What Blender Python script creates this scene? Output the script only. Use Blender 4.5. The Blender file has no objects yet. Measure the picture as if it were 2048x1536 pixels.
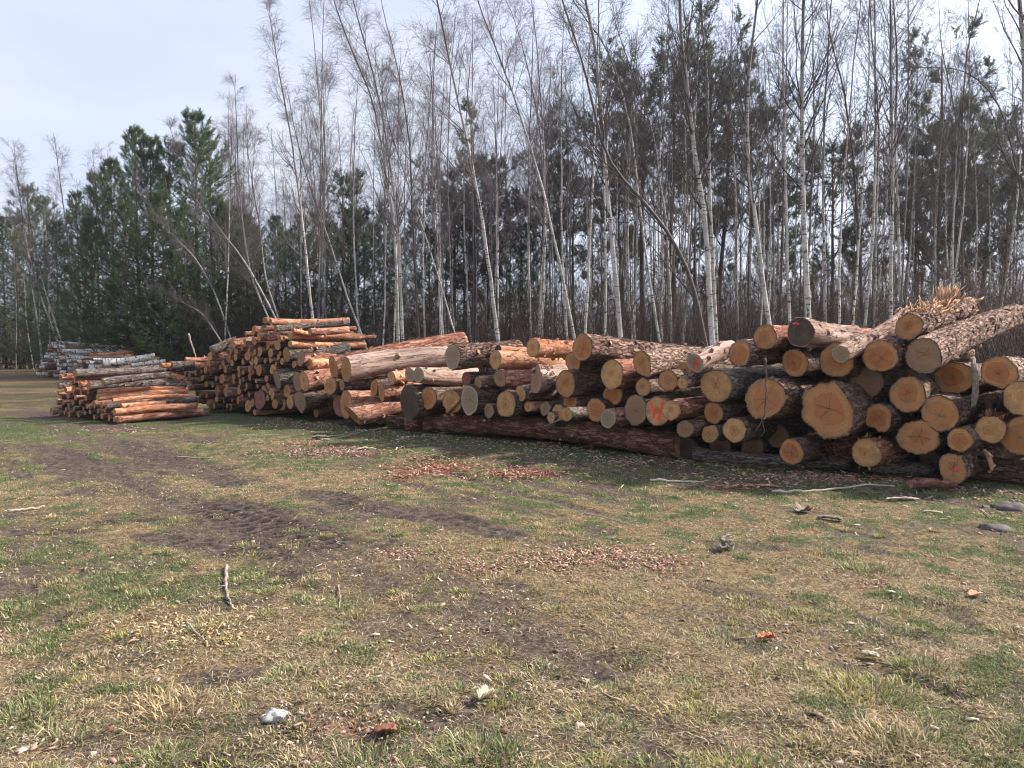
SKYV=(5.5,9.4); SUNE=4.9; EXPO=1.05; HAZE=0.0004
import bpy, math, random
import numpy as np
from mathutils import Vector, Matrix
C = bpy.context.scene.collection
F = 1486.0; PITCH = math.radians(3.0); CAMH = 1.55
CP, SP = math.cos(PITCH), math.sin(PITCH)

def ray(px, py):
    x = (px-1024)/F; v = (768-py)/F
    return np.array([x, CP+SP*v, -SP+CP*v])
def at(px, py, Y):
    d = ray(px, py); d = d*(Y/d[1]); d[2] += CAMH
    return d
def ground(px, py):
    d = ray(px, py); t = -CAMH/d[2]
    return np.array([d[0]*t, d[1]*t, 0.0])

def tag(o, label=None, cat=None, group=None, kind=None):
    if label: o['label'] = label
    if cat: o['category'] = cat
    if group: o['group'] = group
    if kind: o['kind'] = kind
    return o

# ---------- noise ----------
def _h(ix, iy, iz, seed):
    n = (ix*374761393 + iy*668265263 + iz*1274126177 + seed*974634777) & 0xffffffff
    n = ((n ^ (n >> 13))*1274126177) & 0xffffffff
    n = n ^ (n >> 16)
    return (n & 0xffffff)/float(0xffffff)
def vnoise(p, seed=0):
    p = np.asarray(p, dtype=np.float64)
    i = np.floor(p).astype(np.int64); f = p-i; f = f*f*(3-2*f)
    r = 0
    for dx in (0, 1):
        wx = f[..., 0] if dx else 1-f[..., 0]
        for dy in (0, 1):
            wy = f[..., 1] if dy else 1-f[..., 1]
            for dz in (0, 1):
                wz = f[..., 2] if dz else 1-f[..., 2]
                r = r+wx*wy*wz*_h(i[..., 0]+dx, i[..., 1]+dy, i[..., 2]+dz, seed)
    return r
def fbm(p, seed=0, oct=4):
    p = np.asarray(p, dtype=np.float64); a = .5; s = 0; t = 0
    for k in range(oct):
        s = s+a*vnoise(p, seed+k*17); t += a; a *= .5; p = p*2.03+7.1
    return s/t
def fbm2(x, y, sc, seed=0, oct=4):
    return fbm(np.stack([x*sc, y*sc, np.zeros_like(x)+seed*.37], -1), seed, oct)
def sstep(a, b, x):
    t = np.clip((x-a)/(b-a), 0, 1); return t*t*(3-2*t)

# ---------- meshes ----------
def mesh(name, V, faces, mats, uv=None, col=None, matidx=None, smooth=False):
    me = bpy.data.meshes.new(name)
    V = np.asarray(V, dtype=np.float32).reshape(-1, 3)
    faces = [np.asarray(f, dtype=np.int32) for f in faces if len(f)]
    tot = [np.full(len(f), f.shape[1], dtype=np.int32) for f in faces]
    tot = np.concatenate(tot); loops = np.concatenate([f.ravel() for f in faces])
    start = np.concatenate([[0], np.cumsum(tot)[:-1]]).astype(np.int32)
    me.vertices.add(len(V)); me.vertices.foreach_set('co', V.ravel())
    me.loops.add(len(loops)); me.loops.foreach_set('vertex_index', loops)
    me.polygons.add(len(tot)); me.polygons.foreach_set('loop_start', start)
    try: me.polygons.foreach_set('loop_total', tot)
    except Exception: pass
    if matidx is not None: me.polygons.foreach_set('material_index', np.asarray(matidx, dtype=np.int32))
    for m in (mats if isinstance(mats, (list, tuple)) else [mats]): me.materials.append(m)
    me.update(calc_edges=True)
    if smooth: me.polygons.foreach_set('use_smooth', np.ones(len(tot), dtype=bool))
    if uv is not None:
        l = me.uv_layers.new(name='UVMap'); l.data.foreach_set('uv', np.asarray(uv, dtype=np.float32)[loops].ravel())
    if col is not None:
        col = np.asarray(col, dtype=np.float32)
        if col.shape[1] == 3: col = np.concatenate([col, np.ones((len(col), 1), np.float32)], 1)
        a = me.color_attributes.new('col', 'FLOAT_COLOR', 'POINT'); a.data.foreach_set('color', col.ravel())
    return me
def link(name, data, parent=None, loc=None, M=None):
    o = bpy.data.objects.new(name, data); C.objects.link(o)
    if parent is not None: o.parent = parent
    if M is not None: o.matrix_world = M
    if loc is not None: o.location = [float(c) for c in loc]
    return o
def unit(v): return v/np.maximum(np.linalg.norm(v, axis=-1, keepdims=True), 1e-9)

class Geo:
    """collects verts / faces (quads and tris) / point colours for ONE mesh"""
    def __init__(s): s.V = []; s.Q = []; s.T = []; s.c = []; s.n = 0
    def add(s, V, Q=None, T=None, col=None):
        V = np.asarray(V, float).reshape(-1, 3)
        if Q is not None and len(Q): s.Q.append(np.asarray(Q)+s.n)
        if T is not None and len(T): s.T.append(np.asarray(T)+s.n)
        s.V.append(V)
        if col is not None:
            col = np.asarray(col, float)
            if col.ndim == 1: col = np.tile(col, (len(V), 1))
            s.c.append(col)
        s.n += len(V)
    def build(s, name, mats, smooth=False):
        fs = []
        if s.Q: fs.append(np.concatenate(s.Q))
        if s.T: fs.append(np.concatenate(s.T))
        return mesh(name, np.concatenate(s.V), fs, mats, col=np.concatenate(s.c) if s.c else None, smooth=smooth)

def tubes(P, R, S=4, cap=True):
    """P [N,K,3], R [N,K] -> verts, quads, tris"""
    P = np.asarray(P, float); R = np.asarray(R, float); N, K = R.shape
    T = np.gradient(P, axis=1); T = unit(T)
    mean = unit(P[:, -1]-P[:, 0])
    ref = np.where(np.abs(mean[:, 2:3]) > .7, np.array([[1., .13, 0]]), np.array([[.05, .1, 1.]]))[:, None, :]
    U = unit(np.cross(T, ref)); W = np.cross(T, U)
    a = np.arange(S)*2*np.pi/S
    V = P[:, :, None, :]+R[:, :, None, None]*(np.cos(a)[None, None, :, None]*U[:, :, None, :]+np.sin(a)[None, None, :, None]*W[:, :, None, :])
    base = (np.arange(N)*K*S)[:, None, None]; k = (np.arange(K-1)*S)[None, :, None]; s = np.arange(S)[None, None, :]; s2 = (s+1) % S
    Q = np.stack([base+k+s, base+k+s2, base+k+S+s2, base+k+S+s], -1).reshape(-1, 4)
    T3 = None
    if cap and S >= 4:
        b = (np.arange(N)*K*S)[:, None]
        t = []
        for off, rev in ((0, True), ((K-1)*S, False)):
            for q in range(1, S-1):
                tri = np.stack([b[:, 0]+off, b[:, 0]+off+q, b[:, 0]+off+q+1], -1)
                t.append(tri[:, ::-1] if rev else tri)
        T3 = np.concatenate(t)
    return V.reshape(-1, 3), Q, T3

# ---------- node materials ----------
class NM:
    def __init__(s, name):
        s.m = bpy.data.materials.new(name); s.m.use_nodes = True; s.t = s.m.node_tree; s.t.nodes.clear()
        s.out = s.t.nodes.new('ShaderNodeOutputMaterial')
    def n(s, typ, **kw):
        nd = s.t.nodes.new('ShaderNode'+typ)
        ins = kw.pop('ins', {})
        for k, v in kw.items(): setattr(nd, k, v)
        for k, v in ins.items(): s.set(nd, k, v)
        return nd
    def set(s, nd, k, v):
        sk = nd.inputs[k]
        if hasattr(v, 'is_output') or isinstance(v, bpy.types.NodeSocket): s.t.links.new(v, sk)
        else: sk.default_value = v
    def math(s, op, a, b=0.0, c=0.0, clamp=False):
        nd = s.n('Math', operation=op, use_clamp=clamp); s.set(nd, 0, a); s.set(nd, 1, b)
        if op in ('MULTIPLY_ADD', 'SMOOTH_MIN', 'COMPARE'): s.set(nd, 2, c)
        return nd.outputs[0]
    def mix(s, f, a, b, blend='MIX'):
        nd = s.n('Mix', data_type='RGBA', blend_type=blend)
        s.set(nd, 0, f); s.set(nd, 6, a if not isinstance(a, tuple) else rgba(a)); s.set(nd, 7, b if not isinstance(b, tuple) else rgba(b))
        return nd.outputs[2]
    def ramp(s, f, stops, interp='LINEAR'):
        nd = s.n('ValToRGB'); nd.color_ramp.interpolation = interp
        e = nd.color_ramp.elements
        while len(e) < len(stops): e.new(0.5)
        for el, (p, c) in zip(e, stops):
            el.position = p; el.color = rgba(c) if isinstance(c, tuple) else (c, c, c, 1)
        s.set(nd, 0, f); return nd.outputs[0]
    def mrange(s, v, a, b, c=0.0, d=1.0):
        nd = s.n('MapRange', ins={0: v, 1: a, 2: b, 3: c, 4: d}); return nd.outputs[0]
    def noise(s, vec, sc, det=4.0, rough=.55, dist=0.0):
        nd = s.n('TexNoise', ins={'Vector': vec, 'Scale': sc, 'Detail': det, 'Roughness': rough, 'Distortion': dist}); return nd.outputs[0]
    def scale(s, vec, v):
        nd = s.n('VectorMath', operation='MULTIPLY', ins={0: vec, 1: v}); return nd.outputs[0]
    def addv(s, vec, v):
        nd = s.n('VectorMath', operation='ADD'); s.set(nd, 0, vec); s.set(nd, 1, v); return nd.outputs[0]
    def bsdf(s, col, rough=.85, spec=.2, bump=None, bstr=.5, bdist=.01, trans=0.0):
        p = s.n('BsdfPrincipled', ins={'Roughness': rough, 'Specular IOR Level': spec})
        s.set(p, 'Base Color', rgba(col) if isinstance(col, tuple) else col)
        if bump is not None:
            b = s.n('Bump', ins={'Strength': bstr, 'Distance': bdist, 'Height': bump}); s.t.links.new(b.outputs[0], p.inputs['Normal'])
        o = p.outputs[0]
        if trans:
            tr = s.n('BsdfTranslucent'); s.set(tr, 'Color', rgba(col) if isinstance(col, tuple) else col)
            mx = s.n('MixShader', ins={0: trans}); s.t.links.new(o, mx.inputs[1]); s.t.links.new(tr.outputs[0], mx.inputs[2]); o = mx.outputs[0]
        s.t.links.new(o, s.out.inputs[0]); return s.m
def rgba(c): return (c[0], c[1], c[2], 1.0)
# ================= materials =================
def bark_mat(name, dark, mid, light, pale, stretch=.35, scale=26, fissure=.10, palef=.5, bump=.02, hue=.25, coarse=1.0):
    """light/pale are the colours of the flaked plates themselves, dark the fissures"""
    m = NM(name); tc = m.n('TexCoord'); oi = m.n('ObjectInfo')
    off = m.n('CombineXYZ', ins={0: m.math('MULTIPLY', oi.outputs['Random'], 37.0), 1: 0.0, 2: m.math('MULTIPLY', oi.outputs['Random'], 91.0)}).outputs[0]
    p = m.addv(tc.outputs['Object'], off)
    ps = m.scale(p, (1, 1, stretch))
    wob = m.n('TexNoise', ins={'Vector': ps, 'Scale': scale*.6, 'Detail': 4.0, 'Roughness': .7})
    pw = m.addv(ps, m.scale(wob.outputs[1], (2.6/scale, 2.6/scale, 2.6/scale)))
    vor = m.n('TexVoronoi', feature='DISTANCE_TO_EDGE', ins={'Vector': pw, 'Scale': scale})
    vc = m.n('TexVoronoi', feature='F1', ins={'Vector': pw, 'Scale': scale})
    cell = m.n('SeparateColor', ins={0: vc.outputs['Color']}).outputs[0]
    big = m.noise(p, 3.5*coarse, 5.0)
    fine = m.noise(ps, 120.0, 4.0, .7)
    fis = m.math('MAXIMUM', m.mrange(m.math('DIVIDE', vor.outputs[0], m.math('MULTIPLY_ADD', m.noise(p, 7., 3.), 2.2, -.25, )), 0.0, fissure), m.math('MULTIPLY', m.mrange(fine, .30, .46), .25))
    tone = m.math('ADD', m.math('MULTIPLY', cell, .45), m.math('MULTIPLY', big, .75))
    tone = m.math('ADD', tone, m.math('MULTIPLY', oi.outputs['Random'], hue))
    col = m.ramp(tone, [(.25, mid), (.6, light), (.78+.2*(1-palef), pale), (1.0, pale)])
    col = m.mix(m.math('MULTIPLY', fine, .5), col, mid)
    col = m.mix(fis, dark, col)
    h = m.math('ADD', m.math('MULTIPLY', fis, .7), m.math('ADD', m.math('MULTIPLY', cell, .5), m.math('MULTIPLY', fine, .35)))
    return m.bsdf(col, .9, .12, h, 1.0, bump)
M = {}
M['plate'] = bark_mat('pine_bark_plated', (.030, .018, .014), (.13, .075, .058), (.28, .165, .12), (.53, .355, .27), .24, 24, .17, .70, .035)
M['greyb'] = bark_mat('pine_bark_grey', (.03, .025, .02), (.10, .085, .075), (.20, .165, .14), (.36, .28, .23), .25, 30, .12, .3, .02)
M['orange'] = bark_mat('pine_bark_orange', (.12, .042, .024), (.30, .115, .062), (.56, .245, .130), (.74, .42, .26), .25, 16, .04, .7, .012)
M['redb'] = bark_mat('pine_bark_red', (.035, .014, .010), (.14, .055, .038), (.32, .135, .09), (.58, .32, .22), .25, 22, .07, .6, .018)
M['pale'] = bark_mat('debarked_pine', (.075, .04, .028), (.16, .09, .065), (.31, .195, .15), (.52, .37, .30), .10, 14, .06, .8, .012, coarse=2.0)
M['bearer'] = bark_mat('bearer_bark_shaded', (.02, .009, .007), (.075, .028, .02), (.16, .062, .042), (.36, .20, .13), .25, 24, .08, .15, .02)  # dark red bark, with the shade under the stack put into its colour
M['dark'] = bark_mat('pine_bark_dark', (.016, .011, .009), (.075, .050, .038), (.155, .10, .072), (.30, .20, .145), .24, 24, .10, .3, .025)
def birch_mat(name, upper=False, br=1.0, more=0.0):
    m = NM(name); tc = m.n('TexCoord'); oi = m.n('ObjectInfo')
    off = m.n('CombineXYZ', ins={0: 0.0, 1: 0.0, 2: m.math('MULTIPLY', oi.outputs['Random'], 57.0)}).outputs[0]
    p = m.addv(tc.outputs['Object'], off)
    ban = m.noise(m.scale(p, (3.0, 3.0, 16.0)), 1.6, 3.0, .6)
    blot = m.noise(m.scale(p, (6.0, 6.0, 3.0)), 1.3, 4.0, .6)
    lent = m.noise(m.scale(p, (10.0, 10.0, 90.0)), 1.0, 2.0, .5)
    d = m.math('MAXIMUM', m.mrange(ban, .585-more, .62-more), m.mrange(blot, .62-more, .66-more))
    d = m.math('MAXIMUM', d, m.mrange(lent, .64, .68))
    base = m.ramp(m.noise(p, 2.5, 3.0), [(.3, (.36*br, .335*br, .30*br)), (.7, (.64*br, .61*br, .56*br))])
    col = m.mix(d, base, (.045, .035, .03))
    at_ = m.n('Attribute', attribute_name='col')
    f = m.n('SeparateColor', ins={0: at_.outputs['Color']}).outputs[0]
    if upper: col = m.mix(f, col, (.075, .058, .055))
    return m.bsdf(col, .7, .25, d, .4, .006)
M['birch'] = birch_mat('birch_bark', False, 1.25, .02)
M['birch_trunk'] = birch_mat('birch_trunk_bark', True)
M['birch_far'] = birch_mat('slender_birch_bark', True, 1.05, .015)

def cut_mat(name, sap, heart, ring, grey=0.0, greyc=(.21, .145, .09), hr=(.35, .8), rot=False):
    m = NM(name); tc = m.n('TexCoord'); oi = m.n('ObjectInfo'); R = oi.outputs['Random']
    R2 = m.math('FRACT', m.math('MULTIPLY', R, 17.31)); R3 = m.math('FRACT', m.math('MULTIPLY', R, 53.7))
    uvp = tc.outputs['UV']; obj = tc.outputs['Object']
    ro = m.n('CombineXYZ', ins={0: m.math('MULTIPLY', R, 40.0), 1: m.math('MULTIPLY', R2, 40.0), 2: 0.0}).outputs[0]
    co = m.n('CombineXYZ', ins={0: m.math('MULTIPLY_ADD', R2, .24, -.12), 1: m.math('MULTIPLY_ADD', R3, .24, -.12), 2: 0.0}).outputs[0]
    sep = m.n('SeparateXYZ', ins={0: uvp})
    uv0 = m.n('CombineXYZ', ins={0: sep.outputs[0], 1: sep.outputs[1], 2: 0.0}).outputs[0]
    edge = m.n('VectorMath', operation='LENGTH', ins={0: uv0}).outputs['Value']
    wob = m.n('TexNoise', ins={'Vector': m.addv(uv0, ro), 'Scale': 1.6, 'Detail': 2.0}).outputs[1]
    uv = m.addv(m.addv(uv0, co), m.scale(m.addv(wob, (-.5, -.5, -.5)), (.30, .30, 0)))
    r = m.n('VectorMath', operation='LENGTH', ins={0: uv}).outputs['Value']
    su = m.n('SeparateXYZ', ins={0: uv}); ang = m.math('ARCTAN2', su.outputs[1], su.outputs[0])
    hrad = m.math('MULTIPLY_ADD', R3, hr[1]-hr[0], hr[0])
    hm = m.mrange(m.math('SUBTRACT', r, hrad), -.02, .02, 1.0, 0.0)
    edgering = m.mrange(m.math('ABSOLUTE', m.math('SUBTRACT', r, hrad)), 0.0, .05, .35, 0.0)
    rings = m.math('MULTIPLY_ADD', m.math('SINE', m.math('MULTIPLY', r, 96.0)), .5, .5)
    rings2 = m.math('MULTIPLY_ADD', m.math('SINE', m.math('MULTIPLY', r, 47.0)), .5, .5)
    patch = m.noise(m.addv(uv0, ro), 2.2, 4.0, .6)
    tint = m.mix(R2, sap, tuple(min(1, c*k) for c, k in zip(sap, (.86, .80, .74))))
    htint = m.mix(R, heart, tuple(c*k for c, k in zip(heart, (.82, .74, .66))))
    col = m.mix(hm, tint, htint)
    col = m.mix(edgering, col, ring)
    col = m.mix(m.math('MULTIPLY', rings, m.math('MULTIPLY_ADD', patch, .5, .18)), col, ring)
    col = m.mix(m.math('MULTIPLY', rings2, .14), col, ring)
    col = m.mix(m.mrange(patch, .40, .68, 0.0, .75), col, tuple(c*.62 for c in sap))
    # saw marks: fine parallel scratches
    saw = m.noise(m.scale(m.addv(obj, ro), (9.0, 110.0, 1.0)), 1.0, 3.0, .6)
    col = m.mix(m.mrange(saw, .40, .66, 0.0, .7), col, tuple(c*.55 for c in sap))
    # radial drying cracks
    cr = m.n('TexVoronoi', voronoi_dimensions='1D', feature='F1', ins={'W': m.math('MULTIPLY_ADD', ang, .95, m.math('MULTIPLY', R, 90.0)), 'Scale': 1.0, 'Randomness': 1.0})
    crack = m.math('MULTIPLY', cr.outputs['Distance'], r)
    clen = m.math('GREATER_THAN', m.math('MULTIPLY_ADD', m.noise(ro, 3.0, 0.0), .9, m.math('MULTIPLY_ADD', R2, .6, -.35)), r)
    cm = m.math('MULTIPLY', m.mrange(crack, .004, .014, 1.0, 0.0), clen)
    col = m.mix(m.math('MULTIPLY', cm, .75), col, (.05, .03, .02))
    # dirt and grey weathering
    gn = m.noise(m.addv(uv0, ro), 1.3, 5.0, .65)
    g = m.mrange(m.math('ADD', gn, m.math('MULTIPLY', edge, .12)), .62-.45*grey, .82-.30*grey, 0.0, .85)
    col = m.mix(g, col, greyc)
    rim = m.mrange(m.math('ADD', edge, m.math('MULTIPLY_ADD', patch, .3, -.15)), .84, 1.02, 0.0, .6); col = m.mix(rim, col, tuple(c*.45 for c in sap) if not rot else (.5, .46, .38))
    h = m.math('ADD', m.math('MULTIPLY', saw, .5), m.math('SUBTRACT', m.math('MULTIPLY', rings2, .3), cm))
    return m.bsdf(col, .82, .2, h, .9, .006)
M['tan'] = cut_mat('cut_pine_tan', (.64, .325, .140), (.52, .205, .075), (.25, .095, .038), 0.14)
M['heart'] = cut_mat('cut_pine_orange_heart', (.64, .320, .132), (.50, .155, .048), (.23, .072, .027), 0.06, hr=(.55, .75))
M['gcut'] = cut_mat('cut_pine_weathered', (.48, .295, .165), (.41, .21, .105), (.20, .10, .05), .36, (.24, .165, .11))
M['grey'] = cut_mat('cut_pine_grey', (.46, .335, .215), (.40, .265, .155), (.19, .115, .07), .26, (.25, .185, .13), rot=True)
M['black'] = cut_mat('cut_pine_stained_dark', (.15, .105, .075), (.105, .07, .05), (.04, .027, .02), .35, (.06, .043, .034))
M['redcut'] = cut_mat('cut_pine_red_stained', (.40, .17, .12), (.38, .13, .09), (.2, .08, .06), .2, (.18, .12, .10))
M['yel'] = cut_mat('cut_pine_yellow', (.70, .400, .170), (.60, .275, .095), (.30, .125, .045), .14, hr=(.25, .5))
M['bcut'] = cut_mat('cut_birch', (.46, .36, .25), (.36, .23, .14), (.25, .16, .10), .45, (.2, .17, .14))
def plain(name, c, c2=None, sc=8.0, rough=.85, bump=.004, st=(1, 1, 1)):
    m = NM(name); tc = m.n('TexCoord'); n = m.noise(m.scale(tc.outputs['Object'], st), sc, 5.0, .6)
    col = m.ramp(n, [(.3, c), (.7, c2 or c)]); return m.bsdf(col, rough, .2, n, .6, bump)
M['paint'] = plain('orange_spray_paint', (.85, .06, .03), (.95, .13, .06), 60.)
M['paintpink'] = plain('red_spray_paint', (.75, .06, .08), (.85, .12, .12), 60.)
M['wood'] = plain('split_wood', (.25, .12, .065), (.60, .37, .22), 16., .85, .01, (1, 1, .12))
M['stick'] = plain('dead_stick', (.16, .12, .09), (.42, .35, .27), 14., .85, .004)
M['darkstick'] = plain('bark_covered_twig', (.05, .035, .028), (.17, .125, .10), 14., .85, .004)
M['palestick'] = plain('peeled_stick', (.34, .28, .20), (.56, .48, .36), 14., .85, .004)
M['stone'] = plain('granite_stone', (.06, .052, .048), (.15, .13, .115), 12., .85, .01)
M['slab'] = plain('loose_bark', (.10, .04, .028), (.33, .15, .10), 22., .9, .008)
M['greyslab'] = plain('weathered_bark', (.10, .075, .06), (.30, .24, .20), 22., .9, .012, (1, 1, .2))
m = NM('crumpled_plastic'); M['plastic'] = m.bsdf((.34, .335, .32), .5, .5, m.noise(m.n('TexCoord').outputs['Object'], 30.), .6, .006)
def attr_mat(name, rough=.9, trans=.0, spec=.1):
    m = NM(name); a = m.n('Attribute', attribute_name='col'); return m.bsdf(a.outputs['Color'], rough, spec, trans=trans)
M['blade'] = attr_mat('grass_blades', .75, .25, .15)
M['litter'] = attr_mat('bark_and_leaf_litter', .9)
M['needle'] = attr_mat('pine_needles', .7, .3, .2)
M['twig'] = attr_mat('twigs', .85)
def rough_bark(name, a, b, up=None):
    m = NM(name); tc = m.n('TexCoord'); n = m.noise(m.scale(tc.outputs['Object'], (1, 1, .3)), 14., 5., .65)
    col = m.ramp(n, [(.3, a), (.7, b)])
    if up:
        f = m.n('SeparateColor', ins={0: m.n('Attribute', attribute_name='col').outputs['Color']}).outputs[0]
        col = m.mix(f, col, up)
    return m.bsdf(col, .9, .1, n, 1.0, .03)
M['pinetrunk'] = rough_bark('pine_trunk_bark', (.035, .028, .024), (.12, .095, .08), (.24, .12, .06))
M['darktrunk'] = rough_bark('dark_trunk_bark', (.025, .02, .018), (.085, .07, .06))
# ================= logs =================
def perp_frame(d):
    d = unit(np.asarray(d, float)); up = np.array([0, 0, 1.0])
    x = unit(np.cross(up, d)); y = np.cross(d, x)      # x to the side, y up
    return x, y, d
LOGN = [0]
def make_log(name, label, P0, d, L, r0, r1=None, bark='plate', face='tan', lobes=0.0, decay=.5, knots=3, bow=None,
             group=None, cat='log', res=1.0, flakes=0, skew=None, ell=None, splinter=0, farface=True, rough=1.0, shape=None, extra=None, rim=.94):
    LOGN[0] += 1; rs = np.random.RandomState(LOGN[0]*7+3); r1 = r0*(.86+.1*rs.rand()) if r1 is None else r1
    x, y, z = perp_frame(d)
    Mx = Matrix(((x[0], y[0], z[0], P0[0]), (x[1], y[1], z[1], P0[1]), (x[2], y[2], z[2], P0[2]), (0, 0, 0, 1)))
    na = max(12, int(min(56, 24*res*(r0/.12)**.5))); nz = max(5, int(L/(.07/res)))
    ph = np.arange(na)*2*np.pi/na; zz = np.concatenate([[0], np.sort(np.unique(np.concatenate([np.linspace(.004, L, nz)])))])
    e = rs.uniform(-.07, .07) if ell is None else ell; ep = rs.rand()*6.28
    base = 1+e*np.cos(2*(ph-ep))+.022*np.cos(3*ph+rs.rand()*6)+.012*np.cos(5*ph+rs.rand()*6)
    lob = .0
    if lobes:
        lob = lobes*(np.cos(3*ph+rs.rand()*6)*.5+np.cos(4*ph+rs.rand()*6)*.45+np.cos(7*ph+rs.rand()*6)*.22)
    if shape is not None:      # list of (angle deg, amount, width deg) bumps
        lob = np.zeros(na)+lob
        for a, am, w in shape:
            dd = (np.degrees(ph)-(180-a)+180) % 360-180; lob = lob+am*np.exp(-(dd/w)**2)
    if bow is None: bow = rs.uniform(-.018, .018, 2)*L
    PH, ZZ = np.meshgrid(ph, zz)
    r = (r0+(r1-r0)*ZZ/L)*(base[None]+(lob*np.exp(-ZZ/decay) if (lobes or shape is not None) else 0))
    s0 = rs.rand()*50
    q = np.stack([np.cos(PH)*r0*9+s0, np.sin(PH)*r0*9, ZZ*3.0+s0], -1)
    n1 = fbm(q, 3, 3)-.5
    q2 = np.stack([np.cos(PH)*r0*30+s0, np.sin(PH)*r0*30, ZZ*9.0+s0], -1)
    amp = {'plate': 1.0, 'greyb': .8, 'dark': 1.0, 'redb': .6, 'orange': .35, 'pale': .45, 'bearer': .8, 'birch': .25}[bark]*rough
    n2 = np.abs(fbm(q2, 9, 2)-.5)
    r = r*(1+.10*n1*min(1.3, .12/r0+.4))-amp*.04*(r0/.2)**.6*(.25-n2)*1.3
    for k in range(4): # swellings at branch whorls
        zk = rs.rand()*L; r += r0*.05*np.exp(-((ZZ-zk)/.06)**2)*(np.cos(PH-rs.rand()*6.28)*.5+.5)
    t = ZZ/L; bx = bow[0]*4*t*(1-t); by = bow[1]*4*t*(1-t)
    X = r*np.cos(PH)+bx; Y = r*np.sin(PH)+by; Z = ZZ.copy()
    sk = rs.uniform(-.10, .10, 2) if skew is None else np.array(skew)
    fade = np.clip(1-ZZ/(.8*r0+.05), 0, 1)
    Z = Z+fade*(X*sk[0]+Y*sk[1])
    if splinter:  # torn far end
        jag = rs.rand(na)*splinter; Z[-1] += jag; Z[-2] += jag*.4
    V = np.stack([X, Y, Z], -1); nr = len(zz)
    g = Geo(); g.add(V.reshape(-1, 3))
    i = np.arange(nr-1)[:, None]*na; j = np.arange(na)[None]; j2 = (j+1) % na
    Q = np.stack([i+j, i+na+j, i+na+j2, i+j2], -1).reshape(-1, 4)[:, ::-1]
    # annulus of bark at the near end
    cx = V[0].mean(0); inner = cx+(V[0]-cx)*rim; inner[:, 2] = inner[:, 0]*sk[0]+inner[:, 1]*sk[1]
    outer = np.arange(na); ii = np.arange(na)+V.size//3
    g.add(inner); Q2 = np.stack([outer, np.roll(outer, -1), np.roll(ii, -1), ii], -1)[:, ::-1]
    # far cap
    fc = V[-1].mean(0)[None]; g.add(fc); fi = g.n-1; last = np.arange(na)+(nr-1)*na
    T = np.stack([last, np.roll(last, -1), np.full(na, fi)], -1)
    fQ = [Q, Q2]; fT = [T]; nfl = 0
    KV = []; KT = []
    for k in range(knots):
        zk = rs.uniform(.1, .95)*L; a = rs.rand()*6.28; kr = r0*rs.uniform(.1, .2)+.006; kl = rs.uniform(.01, .05)*(1+r0)
        rr = r0+(r1-r0)*zk/L; tt = zk/L
        cpt = np.array([rr*.97*math.cos(a)+bow[0]*4*tt*(1-tt), rr*.97*math.sin(a)+bow[1]*4*tt*(1-tt), zk])
        nd = np.array([math.cos(a), math.sin(a), .4]); nd /= np.linalg.norm(nd)
        u, w, _ = perp_frame(nd+1e-6); m_ = 7; aa = np.arange(m_)*2*np.pi/m_
        ring0 = cpt-nd*.02+kr*1.25*(np.cos(aa)[:, None]*u+np.sin(aa)[:, None]*w); ring1 = cpt+nd*kl+kr*.8*(np.cos(aa)[:, None]*u+np.sin(aa)[:, None]*w)
        b = g.n; g.add(np.concatenate([ring0, ring1, [cpt+nd*kl*1.05]]))
        o = np.arange(m_)+b; fQ.append(np.stack([o, np.roll(o, -1), np.roll(o, -1)+m_, o+m_], -1)); KT.append(np.stack([o+m_, np.roll(o, -1)+m_, np.full(m_, b+2*m_)], -1))
    if flakes:
        n = int(flakes); zf = rs.uniform(.03, .98, n)*L; a = rs.normal(np.pi/2, 1.1, n); tt = zf/L
        ri = (r0+(r1-r0)*tt)*(1+e*np.cos(2*(a-ep)))+rs.uniform(-.004, .004, n)
        fw = rs.uniform(.006, .022, n); fl = rs.uniform(.02, .075, n); lift = rs.uniform(.003, .022, n)*(rs.rand(n) < .6)+.003; bgf = rs.rand(n) < (.10 if r0 > .12 else 0); fl = np.where(bgf, fl*2.4, fl); fw = np.where(bgf, fw*2.0, fw); lift = np.where(bgf, lift*1.6, lift)
        def pt(aa, zz_, rr): return np.stack([rr*np.cos(aa)+bow[0]*4*tt*(1-tt), rr*np.sin(aa)+bow[1]*4*tt*(1-tt), zz_], -1)
        da = fw/ri; l1 = lift*rs.uniform(.2, 1, n)
        a_, b_, c_, d_ = pt(a-da, zf, ri), pt(a+da, zf+rs.uniform(-.02, .02, n), ri+l1), pt(a+da*.5, zf+fl, ri+lift), pt(a-da*.7, zf+fl*.8, ri+.003)
        b = g.n; g.add(np.stack([a_, b_, c_, d_], 1)); o = np.arange(n)*4+b
        fQ.append(np.stack([o, o+1, o+2, o+3], -1))
    Qa = np.concatenate(fQ); Ta = np.concatenate(fT+KT)
    mi = np.concatenate([np.zeros(len(Qa)), np.ones(len(T)), np.ones(len(Ta)-len(T))*1])
    body = mesh(name, np.concatenate(g.V), [Qa, Ta], [M[bark], M['bcut' if bark == 'birch' else 'wood']], matidx=mi)
    sm = np.zeros(len(mi), bool); sm[:len(Q)] = True; body.polygons.foreach_set('use_smooth', sm)
    o = link(name, body, M=Mx); tag(o, label, cat, group)
    # cut end: rings of the disc share the inner contour
    fr = np.array([1, .82, .55, .28]); D = []; UV = []
    for f in fr:
        p = cx+(inner-cx)*f; p[:, 2] = p[:, 0]*sk[0]+p[:, 1]*sk[1]-.002+rs.normal(0, .0012, na)*(f < 1); D.append(p)
        UV.append(np.stack([f*np.cos(ph), f*np.sin(ph)], -1))
    D.append(cx[None]*np.array([1, 1, 0])+np.array([[0, 0, cx[0]*sk[0]+cx[1]*sk[1]-.002]])); UV.append(np.zeros((1, 2)))
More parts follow.
